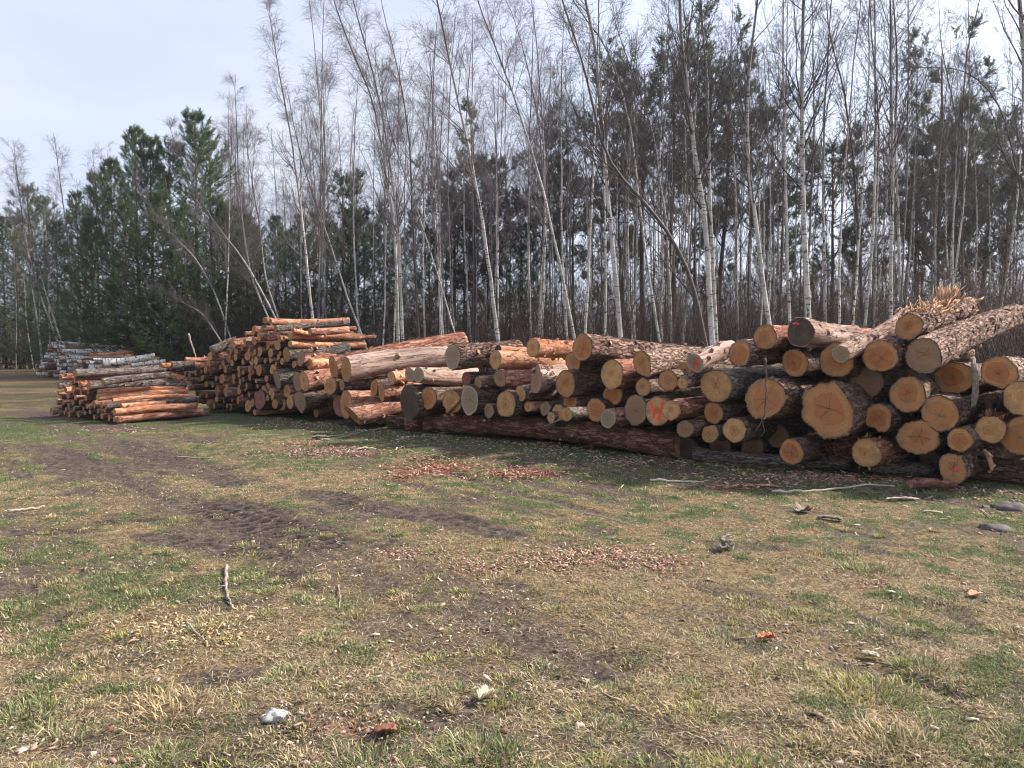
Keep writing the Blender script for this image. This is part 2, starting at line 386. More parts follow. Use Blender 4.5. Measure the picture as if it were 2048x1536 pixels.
    D = np.concatenate(D); UV = np.concatenate(UV); q_ = []
    for k in range(3):
        o1 = np.arange(na)+k*na; q_.append(np.stack([o1, np.roll(o1, -1), np.roll(o1, -1)+na, o1+na], -1)[:, ::-1])
    o1 = np.arange(na)+3*na; tt_ = np.stack([o1, np.roll(o1, -1), np.full(na, 4*na)], -1)[:, ::-1]
    cm = mesh('cut_end', D, [np.concatenate(q_), tt_], [M[face]], uv=UV, smooth=True)
    c = link('cut_end', cm, parent=o)
    return o, (x, y, z, sk)
def on_face(o, fr_, r0, strokes, mat, name='paint_mark'):
    """strokes: list of polylines in face units (x right, y up as seen from the camera), each painted as a thin ribbon 3 mm proud"""
    x, y, z, sk = fr_; g = Geo()
    for pl, w in strokes:
        pl = np.array(pl, float); pl[:, 0] *= -1     # local x points away from the viewer's right
        pts = []; rs = random.Random(len(pl)*31)
        t = np.linspace(0, len(pl)-1, (len(pl)-1)*5+1); pp = np.stack([np.interp(t, range(len(pl)), pl[:, k]) for k in (0, 1)], -1)
        tg = unit(np.gradient(pp, axis=0)); nn = np.stack([-tg[:, 1], tg[:, 0]], -1)
        ww = np.array([w*rs.uniform(.7, 1.25) for _ in pp])[:, None]
        a = (pp+nn*ww)*r0; b = (pp-nn*ww)*r0
        k = len(pp); Vv = np.concatenate([a, b]); Vv = np.concatenate([Vv, (Vv[:, :1]*sk[0]+Vv[:, 1:2]*sk[1])-.006], 1)
        i = np.arange(k-1); g.add(Vv, np.stack([i, i+1, i+1+k, i+k], -1))
    p = link(name, g.build(name, [M[mat]]), parent=o); return p

def facedepth(px):
    return float(np.interp(px, [60, 103, 170, 235, 300, 370, 400, 450, 520, 600, 720, 850, 1000, 1350, 1600, 1900, 2048, 2200],
                           [16.8, 16.3, 15.4, 14.7, 16.2, 17.3, 17.2, 17.0, 16.2, 15.3, 14.1, 12.9, 11.8, 9.85, 8.95, 8.25, 7.9, 7.6]))
def place(name, cx, cy, Dp, theta, far=None, L=2.4, dz=0.0, tilt=0.0, Y=None, **k):
    Y = facedepth(cx) if Y is None else Y; Y += dz
    P0 = at(cx, cy, Y); r = Dp*.5*Y/F*k.pop('rs', 1.0)
    th = math.radians(theta); s, c = math.sin(th), math.cos(th)
    if far is not None:
        fx, fy = far; rr = ray(fx, fy); m_ = rr[0]/rr[1]
        t = (m_*P0[1]-P0[0])/(s-m_*c); t = float(np.clip(t, .3, 9))
        X1, Y1 = P0[0]+t*s, P0[1]+t*c; P1 = at(fx, fy, Y1); d = P1-P0; L = float(np.linalg.norm(d)); d = d/L
    else:
        d = np.array([s*math.cos(tilt), c*math.cos(tilt), math.sin(tilt)])
    P0[2] = max(P0[2], r*.9)
    return make_log(name, k.pop('label'), P0, d, L, r, **k)

# ---- the big pine logs on the right and in the middle:  cx cy D bark face options label
BIG = [
 (1817,654,55,'plate','tan',dict(far=(1925,618),splinter=.35,flakes=300,dz=.15),'topmost pine log with a torn splintered far end, above the big stack'),
 (1847,712,74,'plate','gcut',dict(far=(2033,632),flakes=500,dz=-.05,r1f=.8),'long flaky-barked pine log slanting up to the right over the top of the stack'),
 (1761,712,70,'plate','heart',dict(flakes=60),'thick pine log with an orange heart, just left of the long slanting top log'),
 (1681,708,36,'pale','grey',dict(far=(1812,634),flakes=150,dz=-.25,r1f=1.15),'thin grey-ended log lying in front of a broad tan end, rising to the right'),
 (1733,766,68,'dark','gcut',dict(dz=.35),'shaded dull-faced pine log below the orange-hearted top log'),
 (1815,789,74,'dark','heart',dict(dz=.0),'thick log with wide orange heart, under the long slanting top log'),
 (1908,756,74,'dark','heart',dict(dz=.35),'recessed brown-faced log half hidden by a hanging strip of bark'),
 (1999,745,67,'plate','heart',dict(flakes=250,dz=.05),'round orange-hearted log high at the right edge of the stack'),
 (1880,827,74,'dark','tan',dict(dz=-.1),'thick round log with a small orange heart, right of the wide-hearted one'),
 (2046,796,74,'plate','yel',dict(flakes=100),'pine log cut off by the right edge of the view, below the top row'),
 (1757,835,58,'dark','heart',dict(shape=[(200,.12,22),(250,-.22,14),(300,.16,25)]),'two-lobed notched log end between the flared butt and the round logs'),
 (1836,875,77,'dark','tan',dict(dz=-.05),'broad low log with an arc-shaped crack in its face'),
 (1920,880,50,'dark','heart',dict(dz=-.15),'small round log with orange heart, right of the cracked low log'),
 (1981,859,57,'redb','yel',dict(lobes=.05,flakes=80),'rough-sawn log with a fringe of fibres, near the right edge'),
 (2044,872,80,'redb','tan',dict(),'lowest big log cut off by the right edge of the view'),
 (1733,906,60,'redb','yel',dict(flakes=260,dz=-.15,ell=.0),'log with ragged red bark close to the grass, right of the bark debris'),
 (1905,937,57,'plate','tan',dict(dz=-.12,ell=.13,flakes=40),'log lying on the grass with a small red square on its face'),
 (1480,707,57,'plate','tan',dict(rim=.88,flakes=130),'thick-barked log with cracked face at the left of the high top row'),
 (1530,674,52,'redb','tan',dict(flakes=60,dz=.05),'pale-ringed log standing out on top, left of the dark-faced one'),
 (1601,664,60,'pale','black',dict(far=(1706,676),dz=.05,flakes=60),'dark-stained log with a pink dash, on top of the stack'),
 (1590,726,60,'dark','heart',dict(dz=.25),'shaded orange-brown log beneath the dark-stained top log'),
 (1673,720,74,'dark','tan',dict(dz=.15),'broad tan end partly covered by the thin grey-ended log'),
 (1652,817,108,'dark','heart',dict(shape=[(318,.28,34),(268,.15,16),(150,.10,13),(207,.09,13),(74,.15,12),(106,.10,12),(238,-.05,10),(20,-.05,20),(178,-.04,10)],dz=-.15,decay=.7),'huge flared butt log with a wavy outline, largest in the stack'),
 (1530,797,87,'plate','tan',dict(dz=-.1,ell=.06),'very thick log with fine radial cracks behind the hanging twig'),
 (1432,772,73,'greyb','yel',dict(dz=-.1),'thick yellowish log left of the twig-crossed one'),
 (1427,826,47,'dark','heart',dict(dz=0),'medium log with brown heart below the thick yellowish log'),
 (1469,860,52,'dark','yel',dict(dz=-.15),'yellow-faced log low down, right of two small ones'),
 (1420,868,38,'greyb','yel',dict(dz=-.1,lobes=.03),'small log with a pale cracked rim, low in the stack'),
 (1404,848,42,'dark','heart',dict(dz=.25),'small shaded log tucked behind the pale-rimmed one'),
 (1370,858,39,'dark','gcut',dict(dz=-.25),'small log sticking out over the end of the long bottom bearer'),
 (1583,904,56,'dark','heart',dict(dz=-.15),'low log with dark inner ring, just above the grass left of the bark debris'),
 (1365,767,26,'plate','yel',dict(far=(1420,742),dz=-.2),'thinnest round log, lying slanted below the one with an orange slash'),
 (1390,726,40,'pale','grey',dict(far=(1462,696),dz=-.2,flakes=70),'grey log end sprayed with an orange slash'),
 (1369,742,36,'dark','tan',dict(dz=.3),'log mostly hidden behind the orange-slashed end'),
 (1066,695,39,'orange','yel',dict(far=(1152,698),flakes=140,dz=.3),'bright orange-barked log end on top, left of the longest top log'),
 (1165,695,60,'plate','heart',dict(far=(1445,716),flakes=800,dz=-.1,r1f=.85,theta=50),'longest thick log on top, its plated bark running right in the sun'),
 (1146,724,44,'dark','tan',dict(dz=.12),'narrow tan end tucked under the longest top log'),
 (1224,749,59,'redb','yel',dict(dz=-.05),'tall oval yellow face with two small knots, under the longest top log'),
 (1284,726,48,'plate','tan',dict(shape=[(300,.28,22),(120,.05,30)],dz=-.1,flakes=60),'teardrop-shaped log end with a knot at its lower tip'),
 (1286,774,40,'dark','tan',dict(dz=0),'plain small log below the teardrop-shaped end'),
 (1336,761,44,'dark','tan',dict(dz=0),'round log with a faint ring, right of the teardrop-shaped end'),
 (1131,768,56,'dark','tan',dict(dz=-.1),'large oval log beside the split broken butt'),
 (1140,803,36,'dark','heart',dict(dz=.1),'half-hidden log end right under the large oval one'),
 (1133,829,31,'greyb','yel',dict(dz=-.15),'right one of two small overlapping pale ends near the bearer'),
 (1116,826,36,'greyb','yel',dict(dz=.0),'left one of two small overlapping pale ends near the bearer'),
 (1090,817,31,'dark','gcut',dict(dz=.05,lobes=.08),'irregular blotchy log end left of the small overlapping pair'),
 (1102,835,24,'greyb','yel',dict(dz=-.1),'tiny pale log end hanging lowest above the bearer'),
 (1056,813,22,'orange','yel',dict(dz=0),'tiny bright log end right of the wide yellow butt'),
 (1225,790,50,'dark','heart',dict(dz=.2),'shaded orange log behind the tall oval yellow face'),
 (1192,820,52,'dark','heart',dict(dz=0),'oval log end with a deep red-orange heart'),
 (1216,837,39,'redb','grey',dict(dz=-.15,shape=[(270,.12,20)]),'small log end half blue-grey, at the lower right of the red-hearted one'),
 (1272,820,64,'dark','gcut',dict(dz=0,lobes=.03),'big brownish weathered end left of the orange letter'),
 (1316,822,62,'dark','yel',dict(dz=-.1),'log end sprayed with an orange letter H'),
 (1342,820,42,'redb','yel',dict(dz=-.35),'smaller log poking out over the right side of the orange letter'),
 (1073,762,52,'pale','gcut',dict(dz=-.1,far=(1128,752),lobes=.10,shape=[(100,.25,20)],skew=(.5,.3)),'broken split butt with torn pale wood beside it'),
 (905,714,55,'plate','grey',dict(far=(1035,702),dz=-.25,flakes=300,theta=56),'thick log with a flat grey-tan face, in the middle of the long low row'),
 (991,719,38,'orange','yel',dict(far=(1128,728),dz=0,flakes=200),'orange-barked log with a narrow pale end, right of the flat grey face'),
 (996,700,22,'orange','black',dict(far=(1056,703),dz=.5),'small dark end with orange bark above the narrow pale end'),
 (1000,757,36,'redb','gcut',dict(dz=0),'narrow end seen edge-on below the orange-barked log'),
 (956,765,25,'pale','gcut',dict(dz=-.1,far=(998,760)),'short slim log with a small knotty end above the pale-rimmed grey one'),
 (933,757,30,'dark','redcut',dict(dz=.25),'shaded log with a reddish patch, behind the slim knotty one'),
 (837,750,32,'pale','grey',dict(far=(928,757),dz=-.1),'smooth pale log, right one of two grey twin ends'),
 (820,750,30,'pale','grey',dict(dz=-.05,L=1.6),'left one of two grey twin ends'),
 (783,756,27,'orange','yel',dict(dz=-.05,far=(815,753)),'small yellow end with orange-red bark, left of the grey twins'),
 (763,784,42,'redb','tan',dict(dz=-.2,theta=58),'narrow tilted end pointing down, left of the blackened butt'),
 (748,776,34,'dark','heart',dict(dz=.15),'shaded reddish end behind the narrow tilted one'),
 (857,796,49,'dark','heart',dict(dz=0),'deep orange oval face right of the blackened butt'),
 (904,803,52,'redb','yel',dict(dz=-.05,split=1),'split log end with a plank of wood breaking off'),
 (939,800,61,'dark','grey',dict(dz=-.2),'grey rotten face ringed with a pale rim'),
 (818,804,66,'dark','black',dict(dz=-.15,shape=[(270,.18,22)]),'blackened weathered butt tapering downwards'),
 (1012,806,56,'dark','yel',dict(dz=-.1,shape=[(300,.18,30),(230,.14,25),(120,-.05,30)]),'wide yellow flared butt with a flat bottom'),
 (978,821,31,'dark','gcut',dict(dz=-.05),'small knotty end touching the left of the yellow flared butt'),
 (1041,787,33,'greyb','yel',dict(dz=-.05),'round yellow end above the tiny bright ones'),
 (1225,795,30,'dark','gcut',dict(dz=1.2),None),
 (667,737,51,'redb','heart',dict(far=(925,684),dz=.05,flakes=300,theta=52),'long flaky-barked log with a reddish end forming the ridge of the low row'),
 (692,739,51,'pale','tan',dict(far=(893,713),dz=-.2,theta=52),'long smooth pinkish log with an oval end, leftmost of the long low row'),
 (602,716,33,'redb','gcut',dict(far=(672,722),dz=.0),'red-barked log with a thin pale end, beside the tall stack'),
 (619,728,23,'orange','tan',dict(far=(668,728),dz=.1),'short bright orange log under the red-barked one'),
 (608,763,42,'redb','yel',dict(far=(665,752),dz=-.15,knots=5),'log with a pale knot atop its oval end, left of the long pinkish log'),
 (596,763,45,'dark','gcut',dict(dz=.05),'dull end behind the log with the pale knot'),
 (661,772,38,'dark','tan',dict(dz=-.1),'oval end under the reddish end of the long ridge log'),
 (684,770,23,'dark','tan',dict(dz=.0),'small end under the long smooth pinkish log'),
 (600,802,44,'dark','gcut',dict(far=(668,790),dz=-.25,shape=[(270,.2,20)]),'blackened split log with dark charred-looking bark, close to the grass'),
 (692,808,57,'redb','tan',dict(dz=-.2,theta=54),'tall narrow oval end, upper of the pair at the stack foot'),
 (706,831,44,'redb','tan',dict(far=(805,808),dz=-.4,theta=54,skew=(.0,-.5)),'thick red-barked log at the stack foot, its end cut aslant'),
 (678,811,46,'dark','redcut',dict(dz=.15),'red-stained end behind the tall narrow oval'),
 (632,826,20,'dark','tan',dict(dz=.3),'small end under the blackened split log'),
 (573,709,31,'greyb','tan',dict(far=(695,697),dz=-.05),'thick dark-barked log with an oval end, in the right shoulder of the tall stack'),
 (580,804,29,'redb','yel',dict(dz=-.1),'yellow end left of the blackened split log'),
 (574,782,27,'redb','tan',dict(dz=-.0),'round end with dark heart above the yellow one beside the split log'),
 (554,759,39,'greyb','gcut',dict(far=(600,748),dz=-.15),'largest log end of the tall stack, with peeling grey bark'),
 (520,800,42,'dark','redcut',dict(dz=-.1),'large red-stained end low in the tall stack'),
]
TH = 46
for i, (cx, cy, Dp, bk, fc, op, lab) in enumerate(BIG):
    if lab is None: continue
    op = dict(op); rs = random.Random(i+5); split = op.pop('split', 0)
    th = op.pop('theta', TH+rs.uniform(-4, 4)); r1f = op.pop('r1f', None)
    nm = 'pine_log'
    Y = facedepth(cx)+op.get('dz', 0); r0 = Dp*.5*Y/F
    if r1f: op['r1'] = r0*r1f
    if 'far' not in op and 'L' not in op: op['L'] = rs.uniform(3.2, 4.2) if cx > 620 else 2.4
    if 'far' not in op: op['tilt'] = rs.uniform(-.012, .012)
    o, fr_ = place(nm, cx, cy, Dp, th, bark=bk, face=fc, label=lab, group='big pine logs with their sawn ends facing the clearing',
                   res=1.25 if cx > 900 else 1.0, knots=op.pop('knots', rs.randint(4, 9)), **op)
    if cx == 1316: on_face(o, fr_, r0, [([(-.55, .62), (-.42, .25), (-.30, -.05), (-.28, -.5)], .085), ([(-.30, -.02), (0, .0), (.18, .02)], .075), ([(.28, .62), (.36, .35), (.18, .1), (.16, -.2), (.06, -.62)], .085), ([(.1, -.66), (.34, -.6)], .05)], 'paint')
    if cx == 1390: on_face(o, fr_, r0, [([(.5, .45), (.3, .1), (.12, -.35), (0, -.85)], .11), ([(.42, .1), (.05, -.25)], .06)], 'paint')
    if cx == 1905: on_face(o, fr_, r0, [([(.12, .05), (.36, .03)], .15)], 'paintpink')
    if cx == 1601: on_face(o, fr_, r0, [([(-.55, .55), (-.35, .6), (-.1, .52)], .06), ([(-.35, .6), (-.25, .66)], .03)], 'paintpink')
    if cx == 520: on_face(o, fr_, r0, [([(.05, -.1), (.15, -.3)], .12)], 'paintpink')
    if cx == 933: on_face(o, fr_, r0, [([(-.1, .2), (.2, .1)], .14)], 'paint')
    if split:
        g = Geo(); rr = random.Random(3)
        a = np.array([[-.55, -.75], [.85, .25], [.95, .05], [-.35, -1.0]])*r0; a[:, 0] *= -1
        V = np.concatenate([np.c_[a, np.full(4, -.045)], np.c_[a*.95, np.full(4, .02)]])
        g.add(V, [[0, 1, 2, 3], [7, 6, 5, 4], [0, 4, 5, 1], [1, 5, 6, 2], [2, 6, 7, 3], [3, 7, 4, 0]])
        link('split_plank', g.build('split_plank', [M['wood']]), parent=o)
    if cx in (1817, 1073, 1733, 1981):      # torn wood: splinters
        g = Geo(); rr = np.random.RandomState(cx)
        if cx == 1817:
            L = 1.15; n = 260; base = np.stack([rr.normal(0, .11, n), rr.uniform(.03, .17, n), rr.uniform(.2, 1.5, n)], -1)
            dr = unit(np.stack([rr.normal(0, .5, n), rr.uniform(.1, .9, n), rr.uniform(.2, 1.4, n)], -1)); ln = rr.gamma(3., .03, n)+.03
            nf = 60; fx_ = rr.uniform(-1, 1, nf); b2 = np.stack([fx_*.06, np.full(nf, .10), 1.3+rr.uniform(-.05, .05, nf)], -1); d2 = unit(np.stack([fx_*.30-.05+rr.normal(0, .03, nf), np.full(nf, 1.), .25+rr.normal(0, .04, nf)], -1))
            base = np.concatenate([base, b2]); dr = np.concatenate([dr, d2]); ln = np.concatenate([ln, rr.uniform(.20, .31, nf)]); n += nf
        else:
            n = 46 if cx != 1073 else 26; a = rr.rand(n)*6.28 if cx != 1981 else rr.normal(1.4, .5, n)
            base = np.stack([np.cos(a)*r0*.95, np.sin(a)*r0*.95, rr.uniform(.0, .35, n)], -1); dr = unit(np.stack([np.cos(a), np.sin(a), rr.normal(-.2, .9, n)], -1)); ln = rr.uniform(.02, .10, n)
        side = unit(np.cross(dr, rr.normal(0, 1, (n, 3)))); w = rr.uniform(.006, .022, n)[:, None]; th_ = unit(np.cross(dr, side))*.004
        A = base-side*w; B = base+side*w; Cc = base+dr*ln[:, None]*.7+side*w*.8; Dd = base+dr*ln[:, None]-side*w*.3
        V = np.stack([A, B, Cc, Dd, A+th_, B+th_, Cc+th_, Dd+th_], 1); k = np.arange(n)[:, None]*8
        Q = np.concatenate([k+np.array([q]) for q in ([0, 1, 2, 3], [7, 6, 5, 4], [0, 4, 5, 1], [1, 5, 6, 2], [2, 6, 7, 3], [3, 7, 4, 0])])
        g.add(V, Q); tag(link('splinters', g.build('splinters', [M['wood'] if cx in (1817, 1073) else M['slab']]), parent=o), kind='stuff')
FILL = [(880,842,52,'between the blackened butt and the bearer'),(945,846,50,'below the grey rotten face'),(1015,850,46,'below the yellow flared butt'),(1075,856,48,'below the tiny pale log'),(1150,862,46,'below the small overlapping pair'),(1225,866,50,'below the half blue-grey end'),(1300,874,50,'below the orange letter'),(1440,898,48,'below the pale-rimmed log'),
 (1505,900,54,'right of the yellow-faced low log'),(1650,918,52,'behind the bark debris'),(1555,872,50,'below the thickest round log'),(1790,930,50,'right of the ragged red-barked log'),(1860,925,46,'below the log with an arc-shaped crack'),(1965,918,52,'right of the log with the red square'),(1145,735,0,''),(1120,800,50,'behind the large oval log'),(1240,840,40,'behind the big weathered end'),(760,830,50,'under the narrow tilted end'),(650,812,44,'right of the blackened split log'),
 (1160,790,48,'in the gap beside the tall oval face'),(1395,800,50,'below the thinnest slanted log'),(1570,770,40,'between the thickest round log and the flared butt'),(1785,800,44,'left of the wide orange heart'),(1960,815,50,'in the black gap below the high right log'),(1700,860,44,'under the flared butt'),(1480,750,46,'under the thick-barked cracked log')]
for cx, cy, Dp, wh in FILL:
    if not Dp: continue
    place('pine_log', cx, cy, Dp, TH+random.Random(cx).uniform(-2, 2), L=3.4, dz=.75, bark='dark', face='gcut', label='dark log deep in shade '+wh, group='big pine logs with their sawn ends facing the clearing', knots=2)
# bearers lying along the face on the ground
def between(name, a, Ya, b, Yb, r, label, **k):
    P0, P1 = at(a[0], a[1], Ya), at(b[0], b[1], Yb); P0[2] = P1[2] = r*.93
    d = P1-P0; L = float(np.linalg.norm(d)); return make_log(name, label, P0, d/L, L, r, **k)
gb = 'bearer logs lying along the foot of the stack'
between('bearer_log', (858, 850), 13.25, (1362, 890), 10.2, .165, 'long dark red bearer log on the grass under the middle of the stack', r1=.19, bark='bearer', face='gcut', flakes=500, knots=14, group=gb, res=1.2)
between('bearer_log', (1372, 900), 10.15, (1375, 898), 11.6, .16, 'short blackish cross block where the two bearers meet', bark='dark', face='black', group=gb)
between('bearer_log', (1388, 905), 9.95, (1700, 930), 9.15, .10, 'thin grey bearer log in the shade beneath the thick logs', bark='greyb', face='grey', group=gb, knots=6)
between('bearer_log', (1745, 940), 9.02, (1868, 946), 8.75, .085, 'short grey bearer piece under the ragged red-barked log', bark='greyb', face='grey', group=gb)
between('bearer_log', (1930, 935), 8.65, (2120, 950), 7.9, .15, 'dark bearer log at the right edge on the grass', bark='dark', face='grey', group=gb)
between('bearer_log', (776, 846), 14.0, (850, 846), 13.9, .12, 'stubby shaded bearer behind the short orange-ended one', bark='dark', face='gcut', group=gb)
between('bearer_log', (810, 850), 13.5, (842, 850), 13.5, .11, 'short bearer stub with a bright orange end below the blackened butt', bark='redb', face='tan', group=gb)
# ---- the tall middle stack: cx cy D [bark face farx fary]
MID = """541 643 12 o t 697 640|530 641 12 r t 543 641|551 657 13 g t 697 646|524 657 12 r t|507 661 20 r t|491 668 10 r h|518 674 17 r y 562 673|580 672 15 o y 719 674|580 688 13 o y 730 690|585 661 10 o t 645 672|620 664 15 r t 696 659
464 687 18 r t 508 680|468 690 12 o y 490 688|508 682 17 r t|489 682 10 p t|424 702 19 g g 465 684|498 696 15 r y|484 695 11 r t|490 690 9 r t|536 691 15 d t|555 691 21 d y|559 678 13 r t|568 677 10 r t
519 703 20 d y|510 704 13 d t|541 706 21 d y|560 707 10 d t|557 714 12 d t|564 723 15 r t|541 721 11 d y|503 722 19 d y|512 722 18 d y|472 703 14 r y|471 714 14 d y|454 702 11 d t|461 704 13 r t|495 712 19 r t|457 717 18 r t|464 726 13 d t|420 714 20 r y|417 728 17 r y|428 719 13 d t|446 727 14 d t
411 739 16 r y|402 743 11 d t|391 746 14 d t|379 750 10 d t|421 746 13 d t|424 742 11 d t|440 735 10 d g|450 738 17 d y|457 740 16 r t|477 738 13 r y|499 739 16 r t|503 743 14 r h|478 748 14 r t|511 734 9 d t|518 740 23 d t|528 743 18 r h|546 739 21 r y|552 728 9 d t|588 729 14 r t
444 758 20 r t|467 754 14 d t|448 768 10 d t|412 768 14 d y|453 772 11 d y|467 764 9 d t|480 763 14 d t|486 759 10 d t|499 754 15 d t|491 773 19 d y|478 782 14 r y|461 785 15 r y|451 785 20 r y|434 782 21 r t|433 798 13 d y|416 805 15 r y|389 776 12 d t|392 787 10 d t
528 783 23 r t|543 788 25 r y|533 808 20 d t|550 808 20 d t|564 810 22 r y|476 801 17 r t|496 812 23 r y|461 814 15 d y|509 825 12 o y|454 812 10 d t|420 817 10 d t|464 800 9 d t|498 789 11 d t|515 772 10 d t|512 762 9 p y|505 806 18 d t|440 812 12 d t|428 812 12 d t|486 745 10 d t|533 757 14 d t|536 772 15 d t|400 790 11 d t|404 803 11 d t|405 756 12 d t|432 757 12 d t|425 770 12 d t|484 795 13 d t|512 790 12 d t|530 722 10 d t|486 724 12 d t|433 728 10 d t|478 774 10 d t|446 801 11 d t|535 796 12 d t
371 719 9 o t 415 718|341 731 18 g t 386 730|322 731 10 o t 342 730|381 732 12 o y 412 731|370 747 10 g t|371 757 8 r t 450 758|388 775 10 d t|413 791 12 d t|396 801 12 d t|382 764 11 d t|378 776 10 d t|394 760 9 r t"""
LEFT = """150 747 17 g t 331 738|121 755 12 r t 148 751|149 761 15 r t|143 765 11 r t|116 772 12 g t 141 768|205 764 15 g t 335 750|177 772 18 g t 345 768|160 769 9 o t 179 768|161 777 9 o t|162 785 11 r t|147 778 16 r t|131 780 12 o t|116 786 7 o y|122 794 11 g t|136 791 13 r t
196 783 9 o t 369 777|195 795 14 o y 374 784|172 796 12 r y|151 796 12 r y|225 801 8 o t 379 791|203 810 13 r y 277 800|212 813 13 g t 394 799|187 810 18 r t|160 805 10 r y|137 811 10 g t|114 804 13 r t|126 806 10 r t|123 812 6 d y|174 813 11 d y|167 817 7 d y|180 816 7 d t
103 823 15 r t 130 818|118 826 10 r y|129 826 9 r y|132 819 9 r t|138 827 15 r t|156 829 13 g y 188 820|188 834 12 d y|204 832 12 r y|218 836 13 r y|210 821 10 r t|221 822 10 r t|228 824 14 o y 392 812|229 838 13 o y|235 840 14 r t 416 828|262 830 8 r t 406 821|170 826 10 d t|180 824 10 d t|148 817 10 d t|196 822 11 d t|242 812 10 o t 330 805|340 749 12 o t 366 757|350 757 9 o t 368 765|146 805 11 d t|176 784 11 d t|330 768 10 g t 372 771"""
BK = dict(o='orange', r='redb', g='greyb', d='dark', p='pale'); FC = dict(t='tan', y='yel', h='heart', g='gcut')
ORD = ['first', 'second', 'third', 'fourth', 'fifth', 'sixth', 'seventh', 'eighth', 'ninth', 'tenth', 'eleventh', 'twelfth', 'thirteenth', 'fourteenth', 'fifteenth', 'sixteenth', 'seventeenth', 'eighteenth', 'nineteenth', 'twentieth']
def ordn(i): return ORD[i] if i < len(ORD) else 'far-right'
def stack(text, where, group, th, L, pitch, seed, ybot):
    items = []
    for t in text.replace('\n', '|').split('|'):
        f = t.split(); it = dict(cx=int(f[0]), cy=int(f[1]), D=int(f[2]), b=BK[f[3]], f=FC[f[4]]);
        if len(f) > 5: it['far'] = (int(f[5]), int(f[6]))
        items.append(it)
    gl = (lambda x: float(np.interp(x, [100, 235, 320, 420, 600], [832, 848, 838, 826, 838])))
    rows = {}
    for it in items:
        it['row'] = max(0, int((gl(it['cx'])-it['cy']-it['D']*.5)/pitch)); rows.setdefault(it['row'], []).append(it)
    rmax = max(rows)
    for r, l in rows.items():
        l.sort(key=lambda q: q['cx'])
        for k, it in enumerate(l):
            size = 'thin' if it['D'] < 11 else 'medium' if it['D'] < 16 else 'thick'
            colr = {'orange': 'orange', 'redb': 'reddish', 'greyb': 'grey-barked', 'dark': 'dark-barked', 'pale': 'pinkish'}[it['b']]
            if 'far' in it and abs(it['far'][0]-it['cx']) > 70: size = 'long'
            rown = 'ground row' if r == 0 else ('%s row up' % ORD[r])
            it['label'] = '%s %s log, %s from left in %s of the %s' % (size, colr, ordn(k), rown, where)
    for n, it in enumerate(items):
        rs = random.Random(seed+n)
        place('pulp_log', it['cx'], it['cy'], it['D'], th+rs.uniform(-5, 5), far=it.get('far'), L=L*rs.uniform(.9, 1.05), dz=rs.uniform(-.12, .12) if 'far' not in it else rs.uniform(-.2, -.05),
              tilt=rs.uniform(-.03, .03), bark=it['b'], face=it['f'], label=it['label'], group=group, res=.75, knots=rs.randint(2, 6), rim=.95, rs=1.04, flakes=30 if it['b'] == 'orange' else 0,
              lobes=.04 if rs.random() < .2 else 0)
stack(MID, 'tall middle stack', 'short pine logs piled in the tall middle stack', 42, 2.4, 16, 100, 830)
stack(LEFT, 'low left stack', 'short pine logs piled in the low left stack', 38, 1.9, 13, 900, 840)

# ---- far birch stack: two banks, long logs seen from the side, ends to the left
n = 0
def farlog(cx, cy, Dp, Y, label, bark='birch', face='bcut', far=None, L=3.2, th=50, name='birch_log', group='birch and pine logs in the far stack', **k):
    return place(name, cx, cy, Dp, th, far=far, L=L, Y=Y, bark=bark, face=face, label=label, group=group, res=.5, knots=2, rim=.96, **k)
FAR = [
 (102,686,6,36,'birch',(155,690),'birch log greenish at its end, topmost left of the far stack'),
 (114,684,6,35.8,'birch',(214,691),'white birch log sloping down along the top of the far stack'),
 (150,695,6,36.4,'birch',(252,699),'birch log reaching furthest right along the upper far stack'),
 (130,694,9,35,'redb',(210,698),'reddish-brown log under the top birch logs of the far stack'),
 (96,693,9,35.6,'birch',(130,693),'short grey birch log at the upper left corner of the far stack'),
 (140,704,6,35,'birch',(215,708),'thin birch log in the third layer of the far stack'),
 (180,711,9,33.6,'orange',(268,704),'salmon-coloured pine log, upper of two above the big white birch'),
 (185,719,9,33.2,'orange',(267,711),'salmon-coloured pine log, lower of two above the big white birch'),
 (205,727,16,32.2,'birch',(309,713),'big white birch log with black diamond scars, front of the far stack'),
 (230,706,6,36,'birch',(312,708),'thin birch log poking out behind the big white birch'),
 (145,728,9,33.8,'birch',(186,727),'birch log with a pale lit top, left of the big white birch'),
 (190,734,11,32.6,'redb',(236,733),'reddish log end below the big white birch'),
 (176,737,8,32.4,'birch',(230,738),'small birch log below the big white birch'),
 (232,741,7,31.8,'orange',(314,721),'bent orange-brown log leaning over in front of the far stack'),
 (262,731,9,31.6,'birch',(331,722),'white birch log end sticking out at the right of the far stack'),
 (252,740,8,31.0,'birch',(324,733),'lower white birch log at the right of the far stack'),
 (137,712,7,34.6,'birch',(184,716),'birch log left of the salmon-coloured pair'),
 (140,719,7,34.4,'birch',(186,722),'birch log under the one left of the salmon pair'),
]
for cx, cy, Dp, Y, bk, far, lab in FAR:
    farlog(cx, cy, Dp, Y, lab, bark=bk, face='bcut' if bk == 'birch' else 'tan', far=far)
rs = random.Random(77); rows = 9
